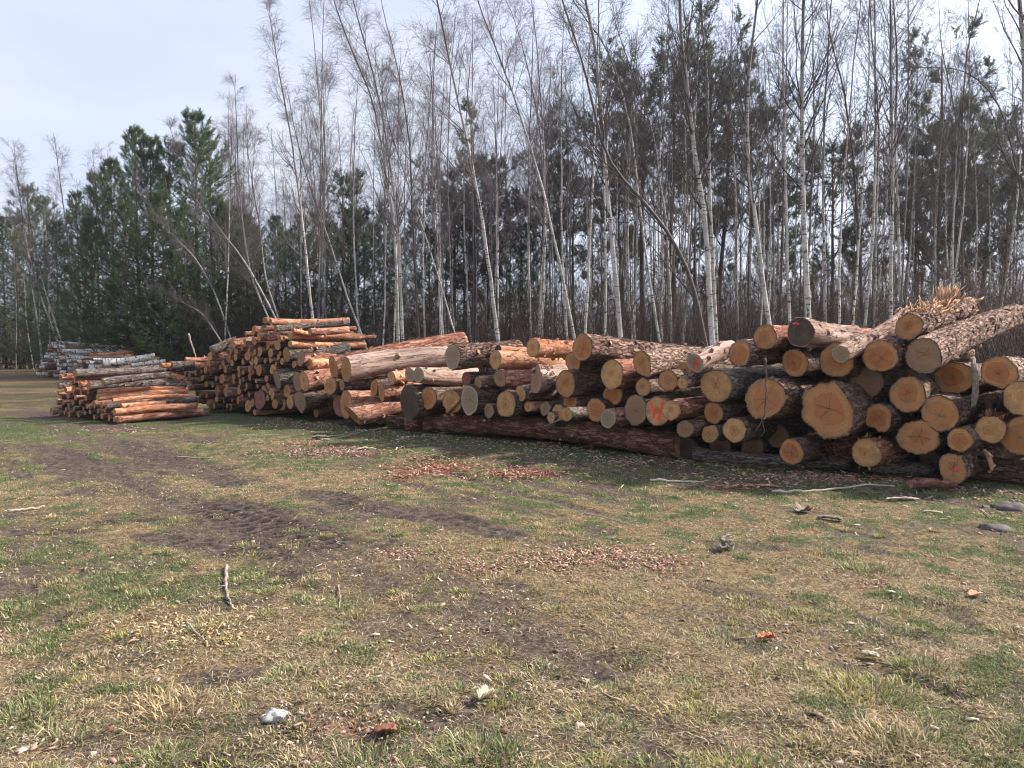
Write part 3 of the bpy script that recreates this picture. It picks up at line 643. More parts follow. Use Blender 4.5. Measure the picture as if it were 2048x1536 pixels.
for r in range(rows):
    yy = 750-r*7.0; xl = 72+r*3.2; xr = 196-r*1.5; xs = []; x_ = xl
    k = 0
    while x_ < xr:
        Dp = rs.uniform(5.5, 8.5); Y = 36.2-(x_-70)*.030
        cy = yy-rs.uniform(-1.2, 1.2)+(x_-100)*.085*(1-r/rows)
        if not (r > 5 and x_ > 135):
            bk = rs.choice(['birch', 'birch', 'birch', 'redb', 'greyb'])
            farlog(x_, cy, Dp, Y+rs.uniform(-.5, .5), '%s log, %s from left in %s of the far birch stack' % ({'birch': 'small birch', 'redb': 'small reddish pine', 'greyb': 'small grey-barked'}[bk], ordn(k), 'ground row' if r == 0 else ORD[r]+' row up'), bark=bk, L=rs.uniform(2.6, 3.2))
            k += 1
        x_ += Dp*rs.uniform(1.25, 1.7)
# ================= trees =================
def interp_poly(P, t):
    """P [N,K,3], t [N,n] in 0..1 -> points and tangents"""
    N, K, _ = P.shape; u = np.clip(t, 0, .9999)*(K-1); i = u.astype(int); f = (u-i)[..., None]
    idx = np.arange(N)[:, None]
    a = P[idx, i]; b = P[idx, i+1]; return a+(b-a)*f, unit(b-a)
def children(P, R, n, t0, t1, lenf, ang, K, rs, up=0.0, rfac=.5, wig=.06, rmin=.0015, flat=None):
    N = len(P); t = t0+(t1-t0)*np.sort(rs.rand(N, n), 1); pos, tan = interp_poly(P, t)
    rad = np.take_along_axis(R, np.clip((t*(R.shape[1]-1)).astype(int), 0, R.shape[1]-1), 1)
    L = lenf(t, N, n)
    rv = rs.normal(0, 1, (N, n, 3)); pr = unit(rv-np.sum(rv*tan, -1, keepdims=True)*tan)
    a = ang[0]+(ang[1]-ang[0])*rs.rand(N, n, 1)
    d = unit(tan*np.cos(a)+pr*np.sin(a))
    s = np.linspace(0, 1, K)[None, None, :, None]
    pts = pos[:, :, None, :]+d[:, :, None, :]*s*L[..., None, None]
    upv = up if np.isscalar(up) else up(t)[..., None]
    pts[..., 2] += (s[..., 0]**2)*L[..., None]*upv
    pts += np.cumsum(rs.normal(0, wig, pts.shape)*(s > 0)*L[..., None, None], axis=2)/K
    r0 = np.maximum(rad*rfac, rmin)[..., None]; rr = r0*(1-.8*np.linspace(0, 1, K)[None, None])
    return pts.reshape(N*n, K, 3), np.maximum(rr, rmin*.6).reshape(N*n, K)
def resample(pts, n):
    pts = np.asarray(pts, float); d = np.r_[0, np.cumsum(np.linalg.norm(np.diff(pts, axis=0), axis=1))]; t = np.linspace(0, d[-1], n)
    # smooth with a Catmull-like pass
    q = np.stack([np.interp(t, d, pts[:, k]) for k in range(3)], -1)
    for _ in range(2): q[1:-1] = .25*q[:-2]+.5*q[1:-1]+.25*q[2:]
    return q
def birch_geo(path, r0, seed, dens=1.0, dark=0.0, low=.28, spread=1.0, white=.62, leaves=0, coarse=False):
    rs = np.random.RandomState(seed); P = resample(path, 26); H = P[-1, 2]-P[0, 2]
    P[1:-1, :2] += np.cumsum(rs.normal(0, .018*H/14, (24, 2)), 0)*.6
    t = np.linspace(0, 1, 26); R = r0*(1-t)**.8*.94+.006; R[0] *= 1.25; R *= 1+rs.normal(0, .03, 26)
    g = Geo(); V, Q, T = tubes(P[None], R[None], 10 if r0 > .06 else 7)
    S = 10 if r0 > .06 else 7
    dk = np.maximum(np.clip(np.repeat((t-white)/.3, S), 0, 1), dark)
    g.add(V, Q, T, np.stack([dk]*3, -1))
    trunk = g
    c = Geo()
    def lf(t_, N, n_): return H*spread*(.05+.27*np.clip(1-t_, 0, 1))*rs.uniform(.45, 1.15, t_.shape)
    n1 = int(34*dens); B1, R1 = children(P[None], R[None], n1, low, .985, lf, (.35, .8), 7, rs, up=.22, rfac=.42, wig=.10, rmin=.004)
    B2, R2 = children(B1, R1, 6, .2, .97, lambda t_, N, n_: np.linalg.norm(B1[:, -1]-B1[:, 0], axis=1)[:, None]*.42*(1.1-t_)*rs.uniform(.5, 1.3, t_.shape)+.12, (.4, .9), 5, rs, up=.05, rfac=.6, wig=.10, rmin=.003)
    nb3, rm_ = (4, .0042) if coarse else (8, .0028)
    B3, R3 = children(B2, R2, nb3, .15, 1., lambda t_, N, n_: rs.uniform(.16, .6, t_.shape)*H/14, (.3, 1.0), 4, rs, up=-.1 if coarse else -.35, rfac=.6, wig=.16, rmin=rm_)
    Bm, Rm = children(B1, R1, 4 if coarse else 10, .3, 1., lambda t_, N, n_: rs.uniform(.2, .6, t_.shape)*H/14, (.3, 1.0), 4, rs, up=-.25, rfac=.4, wig=.12, rmin=rm_)
    # short dead snags low on the trunk
    Bd, Rd = children(P[None], R[None], 6, .08, low+.05, lambda t_, N, n_: rs.uniform(.3, 1.1, t_.shape), (.9, 1.4), 5, rs, up=.0, rfac=.18, wig=.2, rmin=.003)
    tc_ = np.array([.165, .135, .142])*(1-.2*rs.rand()); bc = np.array([.15, .125, .12])
    if coarse: tc_ = np.array([.075, .062, .06]); bc = np.array([.085, .07, .065])
    for B, R_, s_, col in ((B1, R1, 4, bc), (Bd, Rd, 3, bc), (B2, R2, 3, tc_*1.1), (B3, R3, 3, tc_), (Bm, Rm, 3, tc_)):
        V, Q, T = tubes(B, R_, s_, cap=False); c.add(V, Q, None, col*(.85+.3*rs.rand(len(V), 1)))
    return trunk, c
def straight(H, rs, lean=0.0):
    a = rs.uniform(0, 6.28); n = 7; z = np.linspace(0, H, n); k = (z/H)
    cur = rs.normal(0, .25, 2)
    return np.stack([lean*k*math.cos(a)*H+cur[0]*np.sin(k*3.1), lean*k*math.sin(a)*H+cur[1]*np.sin(k*3.1), z], -1)
def tree(name, label, cat, group, trunk, crown, loc, tm, cmn, cm):
    o = link(name, None, loc=loc); tag(o, label, cat, group)
    me = trunk.build('trunk', [tm], smooth=True) if isinstance(trunk, Geo) else trunk
    mc = crown.build('crown', [cm]) if isinstance(crown, Geo) else crown
    a = link('trunk', me, parent=o); b = link(cmn, mc, parent=o); return o, me, mc
# --- hero trees traced in plan: pixels of the trunk, distance, thickness, total height
HERO = [
 (20.5,18,15,[(1622,640),(1614,480),(1608,330),(1602,180),(1603,0)],'straight thick white birch with black notches, right of centre behind the stack','b'),
 (19.5,13,14,[(1541,640),(1527,520),(1505,380),(1494,260),(1503,120),(1518,0)],'curving white birch left of the straight thick one','b'),
 (20,14,15,[(1242,660),(1230,540),(1215,400),(1200,220),(1190,90),(1166,0)],'mottled birch with a slightly bent stem, above the longest top log','b'),
 (21,17,16,[(1426,650),(1419,430),(1398,320),(1388,200),(1372,100),(1366,0)],'thick birch with a dark upper stem, in front of the large pine crown','b'),
 (22,11,15,[(1432,640),(1424,480),(1416,330),(1413,180),(1398,0)],'slimmer birch growing close against the thick dark-topped one','b'),
 (16.5,12,11,[(1412,690),(1385,550),(1345,475),(1288,400),(1255,372),(1212,330),(1190,220),(1165,120),(1130,20)],'crooked dark-barked tree snaking up to the left','d'),
 (23,11,15,[(996,690),(974,520),(955,396),(925,240),(893,100),(872,0)],'birch leaning left above the flat grey log face','b'),
 (24,9,15,[(1152,690),(1118,520),(1088,392),(1065,310),(1033,210),(983,82),(950,0)],'tall birch bowed strongly to the left, top out of view','b'),
 (27,8.5,13.6,[(624,640),(609,496),(590,370),(572,250),(555,159),(536,45)],'tall birch over the tall middle stack, furthest left of the high ones','b'),
 (26,5,10.5,[(728,690),(696,606),(662,500),(635,420),(612,350)],'thin birch slanting left at the right end of the tall stack','b'),
 (25,9.5,14.5,[(803,690),(793,455),(775,290),(748,150),(714,36)],'right one of twin white birches beside the long low row','b'),
 (25.4,9,14.5,[(795,690),(789,470),(762,300),(744,200),(690,80)],'left one of twin white birches beside the long low row','b'),
 (23,4,10.5,[(916,690),(880,560),(856,480),(830,400),(800,320)],'thin birch arching to the left above the long smooth log','b'),
 (27,7,14.5,[(838,690),(824,420),(819,273),(792,127),(764,23)],'dark-stemmed birch right of the white twins','d'),
 (39,5,12,[(100,655),(76,588),(45,475),(38,373)],'leaning pale birch at the far left edge of the wood','b'),
 (39,6,12.5,[(150,600),(145,573),(131,484),(119,391),(112,320)],'pale birch with a pinkish crown before the dark pines at far left','b'),
 (39,4.5,10,[(110,640),(90,569),(76,500),(60,430)],'second pale birch from the left edge, bending outward','b'),
 (39,5,11.4,[(205,640),(198,480),(186,300)],'pale-topped birch rising between the pinkish crown and the spiky pine group','b'),
 (39,5,11.6,[(70,650),(52,500),(28,296)],'birch with a wispy top at the far left, nearest the open sky','b'),
 (39.5,5,11,[(165,640),(180,480),(212,310)],'birch leaning right with a wispy top left of the spiky pines','b'),
 (32,4.5,9,[(458,676),(427,584),(390,514),(335,462)],'thin birch bowing left above the left end of the tall stack','b'),
 (30,4.5,6.6,[(444,686),(408,625),(345,594),(286,562)],'pale birch stem bent almost flat to the left','b'),
 (29,5.5,10.5,[(552,640),(520,577),(476,502),(434,455)],'left-leaning birch just above the top of the tall stack','b'),
 (29.5,5.5,12,[(536,640),(502,558),(487,447),(481,335),(478,215)],'birch with an upright twiggy top left of the tall stack','b'),
 (30,5,10,[(556,640),(527,551),(519,447),(508,380)],'short birch beside the twiggy-topped one','b'),
 (23.5,9,14,[(1658,640),(1660,292),(1668,146),(1674,0)],'smooth grey tree, straight stem right of the thick birch','b'),
 (24,9,14,[(1728,640),(1724,500),(1708,292),(1683,137),(1655,62),(1650,0)],'grey tree that bends sharply left near the top','d'),
 (22,11,15,[(1788,640),(1783,333),(1776,146),(1766,0)],'birch with a dark upper stem, middle of the right-hand trio','b'),
 (22.5,9,15,[(1809,640),(1808,500),(1800,250),(1802,104),(1788,0)],'birch right of the dark-stemmed middle one of the trio','b'),
 (24,7,15,[(1756,640),(1758,583),(1766,250),(1752,83),(1743,0)],'slender birch left of the dark-stemmed middle one of the trio','b'),
 (27,6,12,[(1893,640),(1904,417),(1915,300),(1868,80),(1872,0)],'thin kinked birch before the tall dark spruce-like pine','b'),
 (25,8,14,[(1933,640),(1933,292),(1937,104),(1962,0)],'dark straight trunk right of the tall narrow pine','d'),
 (18,7,12,[(2096,640),(2060,420),(2030,260),(2008,187),(1958,140),(1917,127),(1800,138)],'dark tree arching over from the right edge','d'),
 (15,18,14,[(2078,640),(2062,250),(2050,80),(2036,0)],'thick pale birch crossing the upper right corner','b'),
 (26,8,13,[(1345,650),(1340,450),(1310,250),(1240,60),(1225,0)],'leaning birch threading through the left of the large pine crown','b'),
 (28,7,14,[(1476,640),(1470,400),(1455,200),(1462,0)],'slim straight birch between the thick birch and the curving one','b'),
 (23,7,14,[(1320,660),(1290,450),(1272,260),(1230,100),(1150,0)],'birch leaning left just left of the crooked dark tree','b'),
 (29,7,14,[(1085,690),(1090,430),(1075,250),(1040,90),(1010,0)],'slim birch right of the strongly bowed one','b'),
]
def extend(P, Hm):
    P = [p for p in P]; 
    d0 = P[1]-P[0]; 
    if P[0][2] > 0: P.insert(0, P[0]-d0*(P[0][2]/max(d0[2], .2)))
    P[0][2] = -.05
    while P[-1][2] < Hm-.3:
        d = P[-1]-P[-2]; d = d/np.linalg.norm(d); d = unit(d*.8+np.array([0, 0, .3])); P.append(P[-1]+d*min(1.5, max(.3, Hm-P[-1][2])))
        if len(P) > 40: break
    return np.array(P)
for k, (Y, Dp, Hm, px, lab, kind) in enumerate(HERO):
    P = [at(x, y, Y) for x, y in px]; rr = Dp*.38*Y/F
    P = extend(P, Hm) if lab.find('arching over') < 0 and 'almost flat' not in lab else extend(P, P[-1][2])
    # a trunk also wanders in depth
    rs = np.random.RandomState(k+40); P[:, 1] += np.sin(np.linspace(0, 3, len(P))+rs.rand()*3)*.25
    base = P[0].copy(); base[2] = 0; P = P-base
    tr, cr = birch_geo(P, rr, k+11, dens=.9 if Y < 35 else .8, dark=.95 if kind == 'd' else 0, spread=.85, white=.45, coarse=base[0]/Y > .11, low=.22 if kind == 'd' else .33)
    tree('dark_tree' if kind == 'd' else 'birch_tree', lab, 'tree', 'bare trees along the edge of the wood', tr, cr, base, M['birch_trunk'], 'crown', M['twig'])
# --- shared birches filling the wood
protos = []; protosR = []
for k in range(9):
    rs = np.random.RandomState(500+k); H = [14, 13, 15, 12, 14.5, 11, 13.5, 15, 10][k]; r = [.042, .036, .052, .03, .045, .027, .04, .034, .024][k]
    tr, cr = birch_geo(straight(H, rs, rs.uniform(0, .05)), r, 600+k, dens=.58, dark=.8 if k in (3, 7) else .0, white=.5, low=.34)
    tme = tr.build('trunk', [M['birch_far']], smooth=True); protos.append((tme, cr.build('crown', [M['twig']]), k in (3, 7)))
    rs = np.random.RandomState(500+k); tr, cr = birch_geo(straight(H, rs, rs.uniform(0, .05)), r, 700+k, dens=.5, dark=.8 if k in (3, 7) else 0, white=.55, low=.4, coarse=True)
    protosR.append((tr.build('trunk', [M['birch_far']], smooth=True), cr.build('crown', [M['twig']])))
ZN = [(0, 450, 'behind the low left stack'), (450, 750, 'behind the tall middle stack'), (750, 1050, 'behind the long low row'), (1050, 1350, 'behind the longest top log'), (1350, 1700, 'behind the big high stack'), (1700, 2400, 'behind the far right logs')]
rs = np.random.RandomState(4242); plan = []
def wood_edge(px): return float(np.interp(px, [0, 300, 450, 750, 1000, 1350, 1700, 2048, 2300], [46, 36, 30, 25, 22.5, 20.5, 19.5, 18, 17]))
for i in range(262):
    px = rs.uniform(440, 2180) if i > 18 else rs.uniform(-60, 330)
    e = wood_edge(px); Y = e+1+(rs.rand()**.9)*22
    if px < 250: Y = 38.5+rs.rand()*4
    plan.append((px, Y, int(rs.randint(9)), rs.rand()*6.28, rs.uniform(.82, 1.12)*(1 if px > 450 else .74 if px < 250 else .82)))
cnt = {}
for px, Y, k, rz, sc in sorted(plan):
    z = [q for q in ZN if q[0] <= px < q[1]] or [ZN[0] if px < 0 else ZN[-1]]; z = z[0]
    e = wood_edge(px); dep = 0 if Y-e < 8 else 1 if Y-e < 16 else 2
    key = (z[0], dep); c = cnt.get(key, 0); cnt[key] = c+1
    dk = protos[k][2]
    lab = '%s birch, %s from left of the %s rank %s' % ('slim dark' if dk else ['sturdy pale', 'slender pale', 'thin pale'][0 if k in (2, 4) else 1 if k < 7 else 2], ordn(c), ['front', 'middle', 'back'][dep], z[2])
    g0 = at(px, 700, Y); o = link('birch_tree', None, loc=(g0[0], Y, 0)); o.rotation_euler = (0, 0, rz); o.scale = (sc, sc, sc)
    tag(o, lab, 'tree', 'birches standing in the wood behind the stacks'); pr_ = protosR if px > 1120+rs.uniform(-100, 100) else protos; link('trunk', pr_[k][0], parent=o); link('crown', pr_[k][1], parent=o)

# --- pines
def needles(pos, dirs, rs, per=12, ln=.085, w=.011, base=(.035, .062, .028), var=.7, spread=.75):
    n = len(pos); N = n*per
    p = np.repeat(pos, per, 0)+rs.normal(0, .02, (N, 3)); d = np.repeat(dirs, per, 0)
    v = unit(d+rs.normal(0, spread, (N, 3))); s = unit(np.cross(v, rs.normal(0, 1, (N, 3))))
    L = ln*rs.uniform(.7, 1.3, (N, 1)); off = d*rs.uniform(-.10, .06, (N, 1))
    a = p+off-s*w; b = p+off+s*w; c = p+off+v*L
    V = np.stack([a, b, c], 1).reshape(-1, 3); T = np.arange(N*3).reshape(-1, 3)
    cl = np.array(base)*(1-var/2+var*np.repeat(rs.rand(n, 1), per, 0))*(.8+.4*rs.rand(N, 1)); cl[:, 0] *= 1+.3*np.repeat(rs.rand(n), per)
    return V, T, np.repeat(cl, 3, 0)
def young_pine(H, seed, base=(.068, .115, .055), wid=.33, full=1.0, bottom=.03):
    rs = np.random.RandomState(seed); z = np.linspace(0, H, 16); P = np.stack([rs.normal(0, .03, 16).cumsum()*.4, rs.normal(0, .03, 16).cumsum()*.4, z], -1)
    R = .008*H*(1-z/H)+.012; g = Geo(); V, Q, T = tubes(P[None], R[None], 7); up = np.repeat(np.clip(z/H*1.6-.5, 0, 1), 7); g.add(V, Q, T, np.stack([up]*3, -1))
    c = Geo(); zz = bottom*H; B = []; Rr = []
    while zz < H*.985:
        t = zz/H; n = rs.randint(4, 6)
        for q in range(n):
            a = q*6.28/n+rs.uniform(-.5, .5); L = ((1-t)**.85*wid*H*(.65+.6*rs.rand())+.30); el = np.interp(t, [0, .5, .8, 1], [.05, .32, .62, 1.0])+rs.uniform(-.15, .15)
            s = np.linspace(0, 1, 6)[:, None]; d = np.array([math.cos(a)*math.cos(el), math.sin(a)*math.cos(el), math.sin(el)])
            x0 = np.interp(zz, z, P[:, 0]); y0 = np.interp(zz, z, P[:, 1])
            p = np.array([x0, y0, zz+rs.uniform(-.06, .06)])+d*s*L; p[:, 2] += (s[:, 0]**2)*L*.22-np.sin(s[:, 0]*3.1)*L*.05*(1-t); B.append(p); Rr.append(np.linspace(.022*(1-t)+.008, .005, 6))
        zz += .46*(H/9)*(1-.25*t)*rs.uniform(.85, 1.15)
    B = np.array(B); Rr = np.array(Rr)
    B2, R2 = children(B, Rr, int(7*full), .25, 1., lambda t_, N, n_: np.linalg.norm(B[:, -1]-B[:, 0], axis=1)[:, None]*.36*(1.15-t_)*rs.uniform(.6, 1.3, t_.shape)+.1, (.5, 1.0), 4, rs, up=.28, rfac=.5, wig=.06, rmin=.004)
    for BB, RR in ((B, Rr), (B2, R2)):
        V, Q, T = tubes(BB, RR, 3, cap=False); c.add(V, Q, None, np.array([.07, .05, .035])*(.8+.4*rs.rand(len(V), 1)))
    pos = []; dr = []
    for BB, ts in ((B, (.55, .7, .85, 1.)), (B2, (.4, .6, .8, 1.))):
        for t_ in ts:
            p_, d_ = interp_poly(BB, np.full((len(BB), 1), t_)); pos.append(p_[:, 0]); dr.append(d_[:, 0])
    # leader and candles at the top
    lead = np.linspace(H*.9, H*1.0, 14); pos.append(np.stack([np.full(14, P[-1, 0]), np.full(14, P[-1, 1]), lead], -1)); dr.append(np.tile([0, 0, 1.], (14, 1)))
    V, T, cl = needles(np.concatenate(pos), np.concatenate(dr), rs, per=int(15*full), ln=.095, w=.0065, base=base); c.add(V, None, T, cl)
    return g, c
def old_pine(H, seed, crown0=.5, wid=.2, base=(.105, .135, .092)):
    rs = np.random.RandomState(seed); z = np.linspace(0, H, 18); P = np.stack([rs.normal(0, .07, 18).cumsum()*.5, rs.normal(0, .07, 18).cumsum()*.5, z], -1); P[:, :2] -= P[0, :2]
    R = .0085*H*(1-z/H)**.8+.02; g = Geo(); V, Q, T = tubes(P[None], R[None], 9); up = np.repeat(np.clip(z/H*1.8-.7, 0, 1), 9); g.add(V, Q, T, np.stack([up]*3, -1))
    c = Geo(); n = 34
    lf = lambda t_, N, n_: H*wid*(.35+1.0*np.sin(np.clip((t_-crown0)/(1-crown0), 0, 1)*2.6+.35))*rs.uniform(.45, 1.2, t_.shape)
    B, Rr = children(P[None], R[None], n, crown0, .99, lf, (.8, 1.5), 7, rs, up=.25, rfac=.4, wig=.16, rmin=.012)
    B2, R2 = children(B, Rr, 7, .3, 1., lambda t_, N, n_: np.linalg.norm(B[:, -1]-B[:, 0], axis=1)[:, None]*.4*rs.uniform(.5, 1.2, t_.shape)*(1.2-t_)+.12, (.5, 1.1), 5, rs, up=.3, rfac=.6, wig=.14, rmin=.006)
    B3, R3 = children(B2, R2, 5, .3, 1., lambda t_, N, n_: rs.uniform(.14, .42, t_.shape), (.4, 1.1), 3, rs, up=.3, rfac=.6, wig=.1, rmin=.004)
    for BB, RR, s_ in ((B, Rr, 4), (B2, R2, 3), (B3, R3, 3)):
        V, Q, T = tubes(BB, RR, s_, cap=False); c.add(V, Q, None, np.array([.065, .045, .035])*(.8+.4*rs.rand(len(V), 1)))
    pos = []; dr = []
    for BB, ts in ((B2, (.8, 1.)), (B3, (.45, .75, 1.))):
        for t_ in ts:
            p_, d_ = interp_poly(BB, np.full((len(BB), 1), t_)); pos.append(p_[:, 0]); dr.append(d_[:, 0])
    V, T, cl = needles(np.concatenate(pos), np.concatenate(dr), rs, per=12, ln=.11, w=.014, base=base, spread=1.1); c.add(V, None, T, cl)
    # bare dead branches under the crown
    Bd, Rd = children(P[None], R[None], 22, .12, crown0, lambda t_, N, n_: rs.uniform(.4, 1.6, t_.shape), (1.1, 1.6), 5, rs, up=-.05, rfac=.15, wig=.2, rmin=.006)
    V, Q, T = tubes(Bd, Rd, 3, cap=False); c.add(V, Q, None, np.array([.06, .05, .045]))
    return g, c
ptm = rough_bark('standing_pine_bark', (.035, .028, .024), (.12, .095, .08), (.24, .12, .06))
yp = [young_pine(9, 1, full=1.0), young_pine(9, 2, wid=.29), young_pine(9, 3, wid=.36, base=(.078, .12, .052)), young_pine(9, 4, wid=.28, base=(.085, .118, .056), full=.8)]
op_ = [old_pine(14, 11), old_pine(14, 12, .42, .17), old_pine(14, 13, .55, .22), old_pine(14, 14, .25, .15)]
yp = [(g.build('trunk', [ptm], smooth=True), c.build('crown', [M['needle']])) for g, c in yp]
op_ = [(g.build('trunk', [ptm], smooth=True), c.build('crown', [M['needle']])) for g, c in op_]
def top_h(py, Y): return at(1000, py, Y)[2]
# px of the axis, py of the tip, distance, kind, which prototype, label
PINES = [
 (281,268,37,'y',0,'young pine with the highest spiky tip at left'),(306,285,38,'y',1,'young pine close to the right of the highest spiky tip'),(347,280,38,'y',3,'slim young pine between the two high tips'),
 (402,240,38,'y',1,'tall young pine with a dark ragged top, above the left end of the tall stack'),(428,262,40,'y',3,'thin young pine right of the dark ragged top'),
 (200,352,41,'y',2,'broad dark pine left of the spiky group'),(232,332,39,'y',0,'dark pine on the left shoulder of the spiky group'),(165,395,44,'y',1,'pine between the pale birches and the spiky group'),
 (64,368,50,'y',3,'slim pine standing up behind the far left birches'),(40,440,48,'y',2,'broad low pine near the left edge'),(12,440,50,'y',0,'pine cut off by the left edge of the view'),(95,400,52,'y',2,'pine behind the pinkish birch crown'),
 (-40,420,47,'y',1,'pine just outside the left edge, its branches reaching in'),(120,450,40.5,'y',0,'dark pine rising right behind the far birch stack'),(190,440,38,'y',2,'wide dark pine above the middle of the far stack'),
 (255,400,35.5,'y',3,'front pine whose branches sweep the ground behind the far stack'),(330,390,35,'y',2,'broad green pine above the leaning stick'),(375,420,35,'y',0,'broad pine at the left end of the tall stack'),
 (440,400,37,'y',2,'pine behind the left-leaning birches'),(480,425,38,'y',1,'pine whose top shows left of the tall birch'),(520,450,36,'y',3,'olive-green pine above the tall stack'),(555,440,40,'y',0,'pine just behind the tall stack, upper part dense'),
 (600,440,39,'y',1,'dense pine right of the tall stack'),(640,425,37,'y',3,'pine behind the slanting thin birch'),(683,345,33,'o',1,'rounded pine crown standing clear among the birches'),(730,440,39,'y',2,'low wide pine left of the white twin birches'),
 (770,430,42,'y',0,'pine behind the white twin birches'),(835,430,41,'y',1,'dark pine right of the white twin birches'),(945,232,36,'o',3,'tall dark pine behind the left-leaning birch'),(905,320,38,'o',0,'dark pine crown beside the tall dark one'),
 (990,320,38,'o',1,'dark pine crown right of the tall dark one'),(1090,270,35,'o',2,'pine crown above the orange-barked top log'),(1040,400,44,'y',3,'low pine under the pine crown pair'),(1150,330,40,'o',0,'pine half hidden left of the large crown'),
 (1285,120,36,'o',0,'left part pine of the large dark crown group'),(1350,100,37,'o',2,'highest pine of the large dark crown group'),(1440,130,36,'o',1,'right pine of the large dark crown group'),(1240,220,39,'o',1,'lower pine on the left of the large dark crown group'),
 (1500,235,35,'o',2,'pine with a rounded shoulder left of the straight thick birch'),(1390,250,42,'o',3,'pine deep behind the crown group'),(1660,265,33,'o',0,'small isolated pine crown right of the thick birch'),(1560,380,42,'o',1,'pine low behind the thick birch'),
 (1868,75,33,'o',3,'tall narrow dark pine at upper right'),(1905,150,35,'o',3,'second narrow dark pine just right of the tallest'),(1830,280,37,'o',2,'pine at the foot of the tall narrow one'),(1960,230,38,'o',1,'pine right of the narrow pair'),
 (2010,330,34,'o',0,'pine near the right edge behind the arching tree'),(1720,420,44,'o',2,'low pine between the small crown and the narrow pair'),(2080,300,36,'o',2,'pine partly outside the right edge'),(1180,430,46,'o',1,'far low pine left of centre-right birches'),(1600,430,47,'o',3,'far low pine between thick birch and small crown'),
]
rs_ = random.Random(321)
for q, (px, wh) in enumerate([(455,'over the left slope of the tall stack'),(500,'over the middle of the tall stack'),(575,'over the summit of the tall stack'),(620,'over the right slope of the tall stack'),(665,'beside the thin slanting birch'),(705,'left of the twin white birches'),(750,'just left of the twin white birches'),(800,'right behind the twin white birches'),(860,'right of the dark-stemmed birch'),(895,'over the flat grey log face'),(930,'over the narrow orange-barked log'),(975,'behind the birch that leans left'),(1020,'over the bright orange top log'),(1060,'left of the strongly bowed birch'),(1110,'right of the strongly bowed birch'),(1200,'over the longest top log'),(1260,'left of the crooked dark tree'),(1330,'right of the crooked dark tree'),(1460,'over the thick-barked cracked log'),(1530,'behind the curving white birch'),(1640,'right of the straight thick birch'),(1700,'over the thin grey-ended log'),(1770,'behind the right-hand trio of birches'),(1840,'over the splintered top log'),(1930,'over the long slanting top log'),(2000,'near the right edge')]):
    PINES.append((px, rs_.uniform(395, 470) if px < 1100 else rs_.uniform(440, 540), (36 if px < 700 else 33 if px < 1100 else 35)+rs_.uniform(0, 6), 'y', q % 4, 'low green pine among the birch stems, '+wh))
for px, py, Y, kd, pi, lab in PINES:
    H = top_h(py, Y); tm_, cm_ = (yp if kd == 'y' else op_)[pi]; s = H/(9*1.01 if kd == 'y' else 14.6)
    rr = random.Random(px); g0 = at(px, 700, Y)
    o = link('pine_tree', None, loc=(g0[0], Y, 0)); w = s*(rr.uniform(.95, 1.15) if kd == 'y' else 1.0)
    o.scale = (w, w, s); o.rotation_euler = (0, 0, rr.uniform(0, 6.28)); tag(o, lab, 'pine tree', 'pines in the wood')
    link('trunk', tm_, parent=o); link('crown', cm_, parent=o)

# --- undergrowth and the wood farther off: nobody could count these
def thicket(name, label, n, fx, fy, hh, seed, cols, k2=6, k3=5, rmin=.003, leaf=0.0):
    rs = np.random.RandomState(seed); X = np.array([fx(rs) for _ in range(n)]); 
    XY = np.array([[at(p, 700, y)[0], y] for p, y in ((px, fy(px, rs)) for px in X)])
    K = 6; a = rs.rand(n)*6.28; el = rs.uniform(.9, 1.5, n); L = rs.uniform(hh[0], hh[1], n); s = np.linspace(0, 1, K)[None, :, None]
    d = np.stack([np.cos(a)*np.cos(el), np.sin(a)*np.cos(el), np.sin(el)], -1)
    P = np.concatenate([XY, np.zeros((n, 1))], 1)[:, None]+d[:, None]*s*L[:, None, None]+np.cumsum(rs.normal(0, .03, (n, K, 3)), 1)*L[:, None, None]*.5
    R = (.006+.004*L)[:, None]*(1-.75*s[..., 0])
    B2, R2 = children(P, R, k2, .15, 1., lambda t_, N, n_: L[:, None]*.4*rs.uniform(.4, 1.2, t_.shape), (.4, 1.1), 4, rs, up=.1, rfac=.5, wig=.12, rmin=rmin)
    B3, R3 = children(B2, R2, k3, .2, 1., lambda t_, N, n_: rs.uniform(.15, .5, t_.shape), (.4, 1.1), 3, rs, up=-.05, rfac=.6, wig=.12, rmin=rmin)
    c = Geo()
    for B, Rr in ((P, R), (B2, R2), (B3, R3)):
        V, Q, T = tubes(B, Rr, 3, cap=False); cc = np.array(cols)[rs.randint(len(cols), size=len(B))]; c.add(V, Q, None, np.repeat(cc, 3*B.shape[1], 0))
    if leaf:
        p_, d_ = interp_poly(B3, np.full((len(B3), 1), .9)); m_ = rs.rand(len(B3)) < leaf; p_ = p_[m_, 0]
        V, T, cl = needles(p_, unit(rs.normal(0, 1, p_.shape)), rs, per=2, ln=.07, w=.025, base=(.11, .062, .045)); c.add(V, None, T, cl)
    o = link(name, c.build(name, [M['twig']])); tag(o, label, name.replace('_', ' '), kind='stuff'); return o
thicket('undergrowth', 'brown leafless brushwood filling the wood floor behind the stacks', 3600, lambda r: 400+1900*r.rand()**.62, lambda p, r: wood_edge(p)+3.+r.rand()*18, (1.2, 4.6), 5, [(.075, .055, .048), (.11, .085, .07), (.06, .045, .042), (.12, .07, .06)], leaf=.12)
thicket('far_wood', 'grey haze of stems and twigs deep in the wood', 1500, lambda r: r.uniform(-150, 2400), lambda p, r: wood_edge(p)+18+r.rand()*24, (3., 7.5), 6, [(.10, .09, .088), (.13, .115, .11), (.085, .07, .068), (.17, .155, .15)], k2=8, k3=4, rmin=.006)
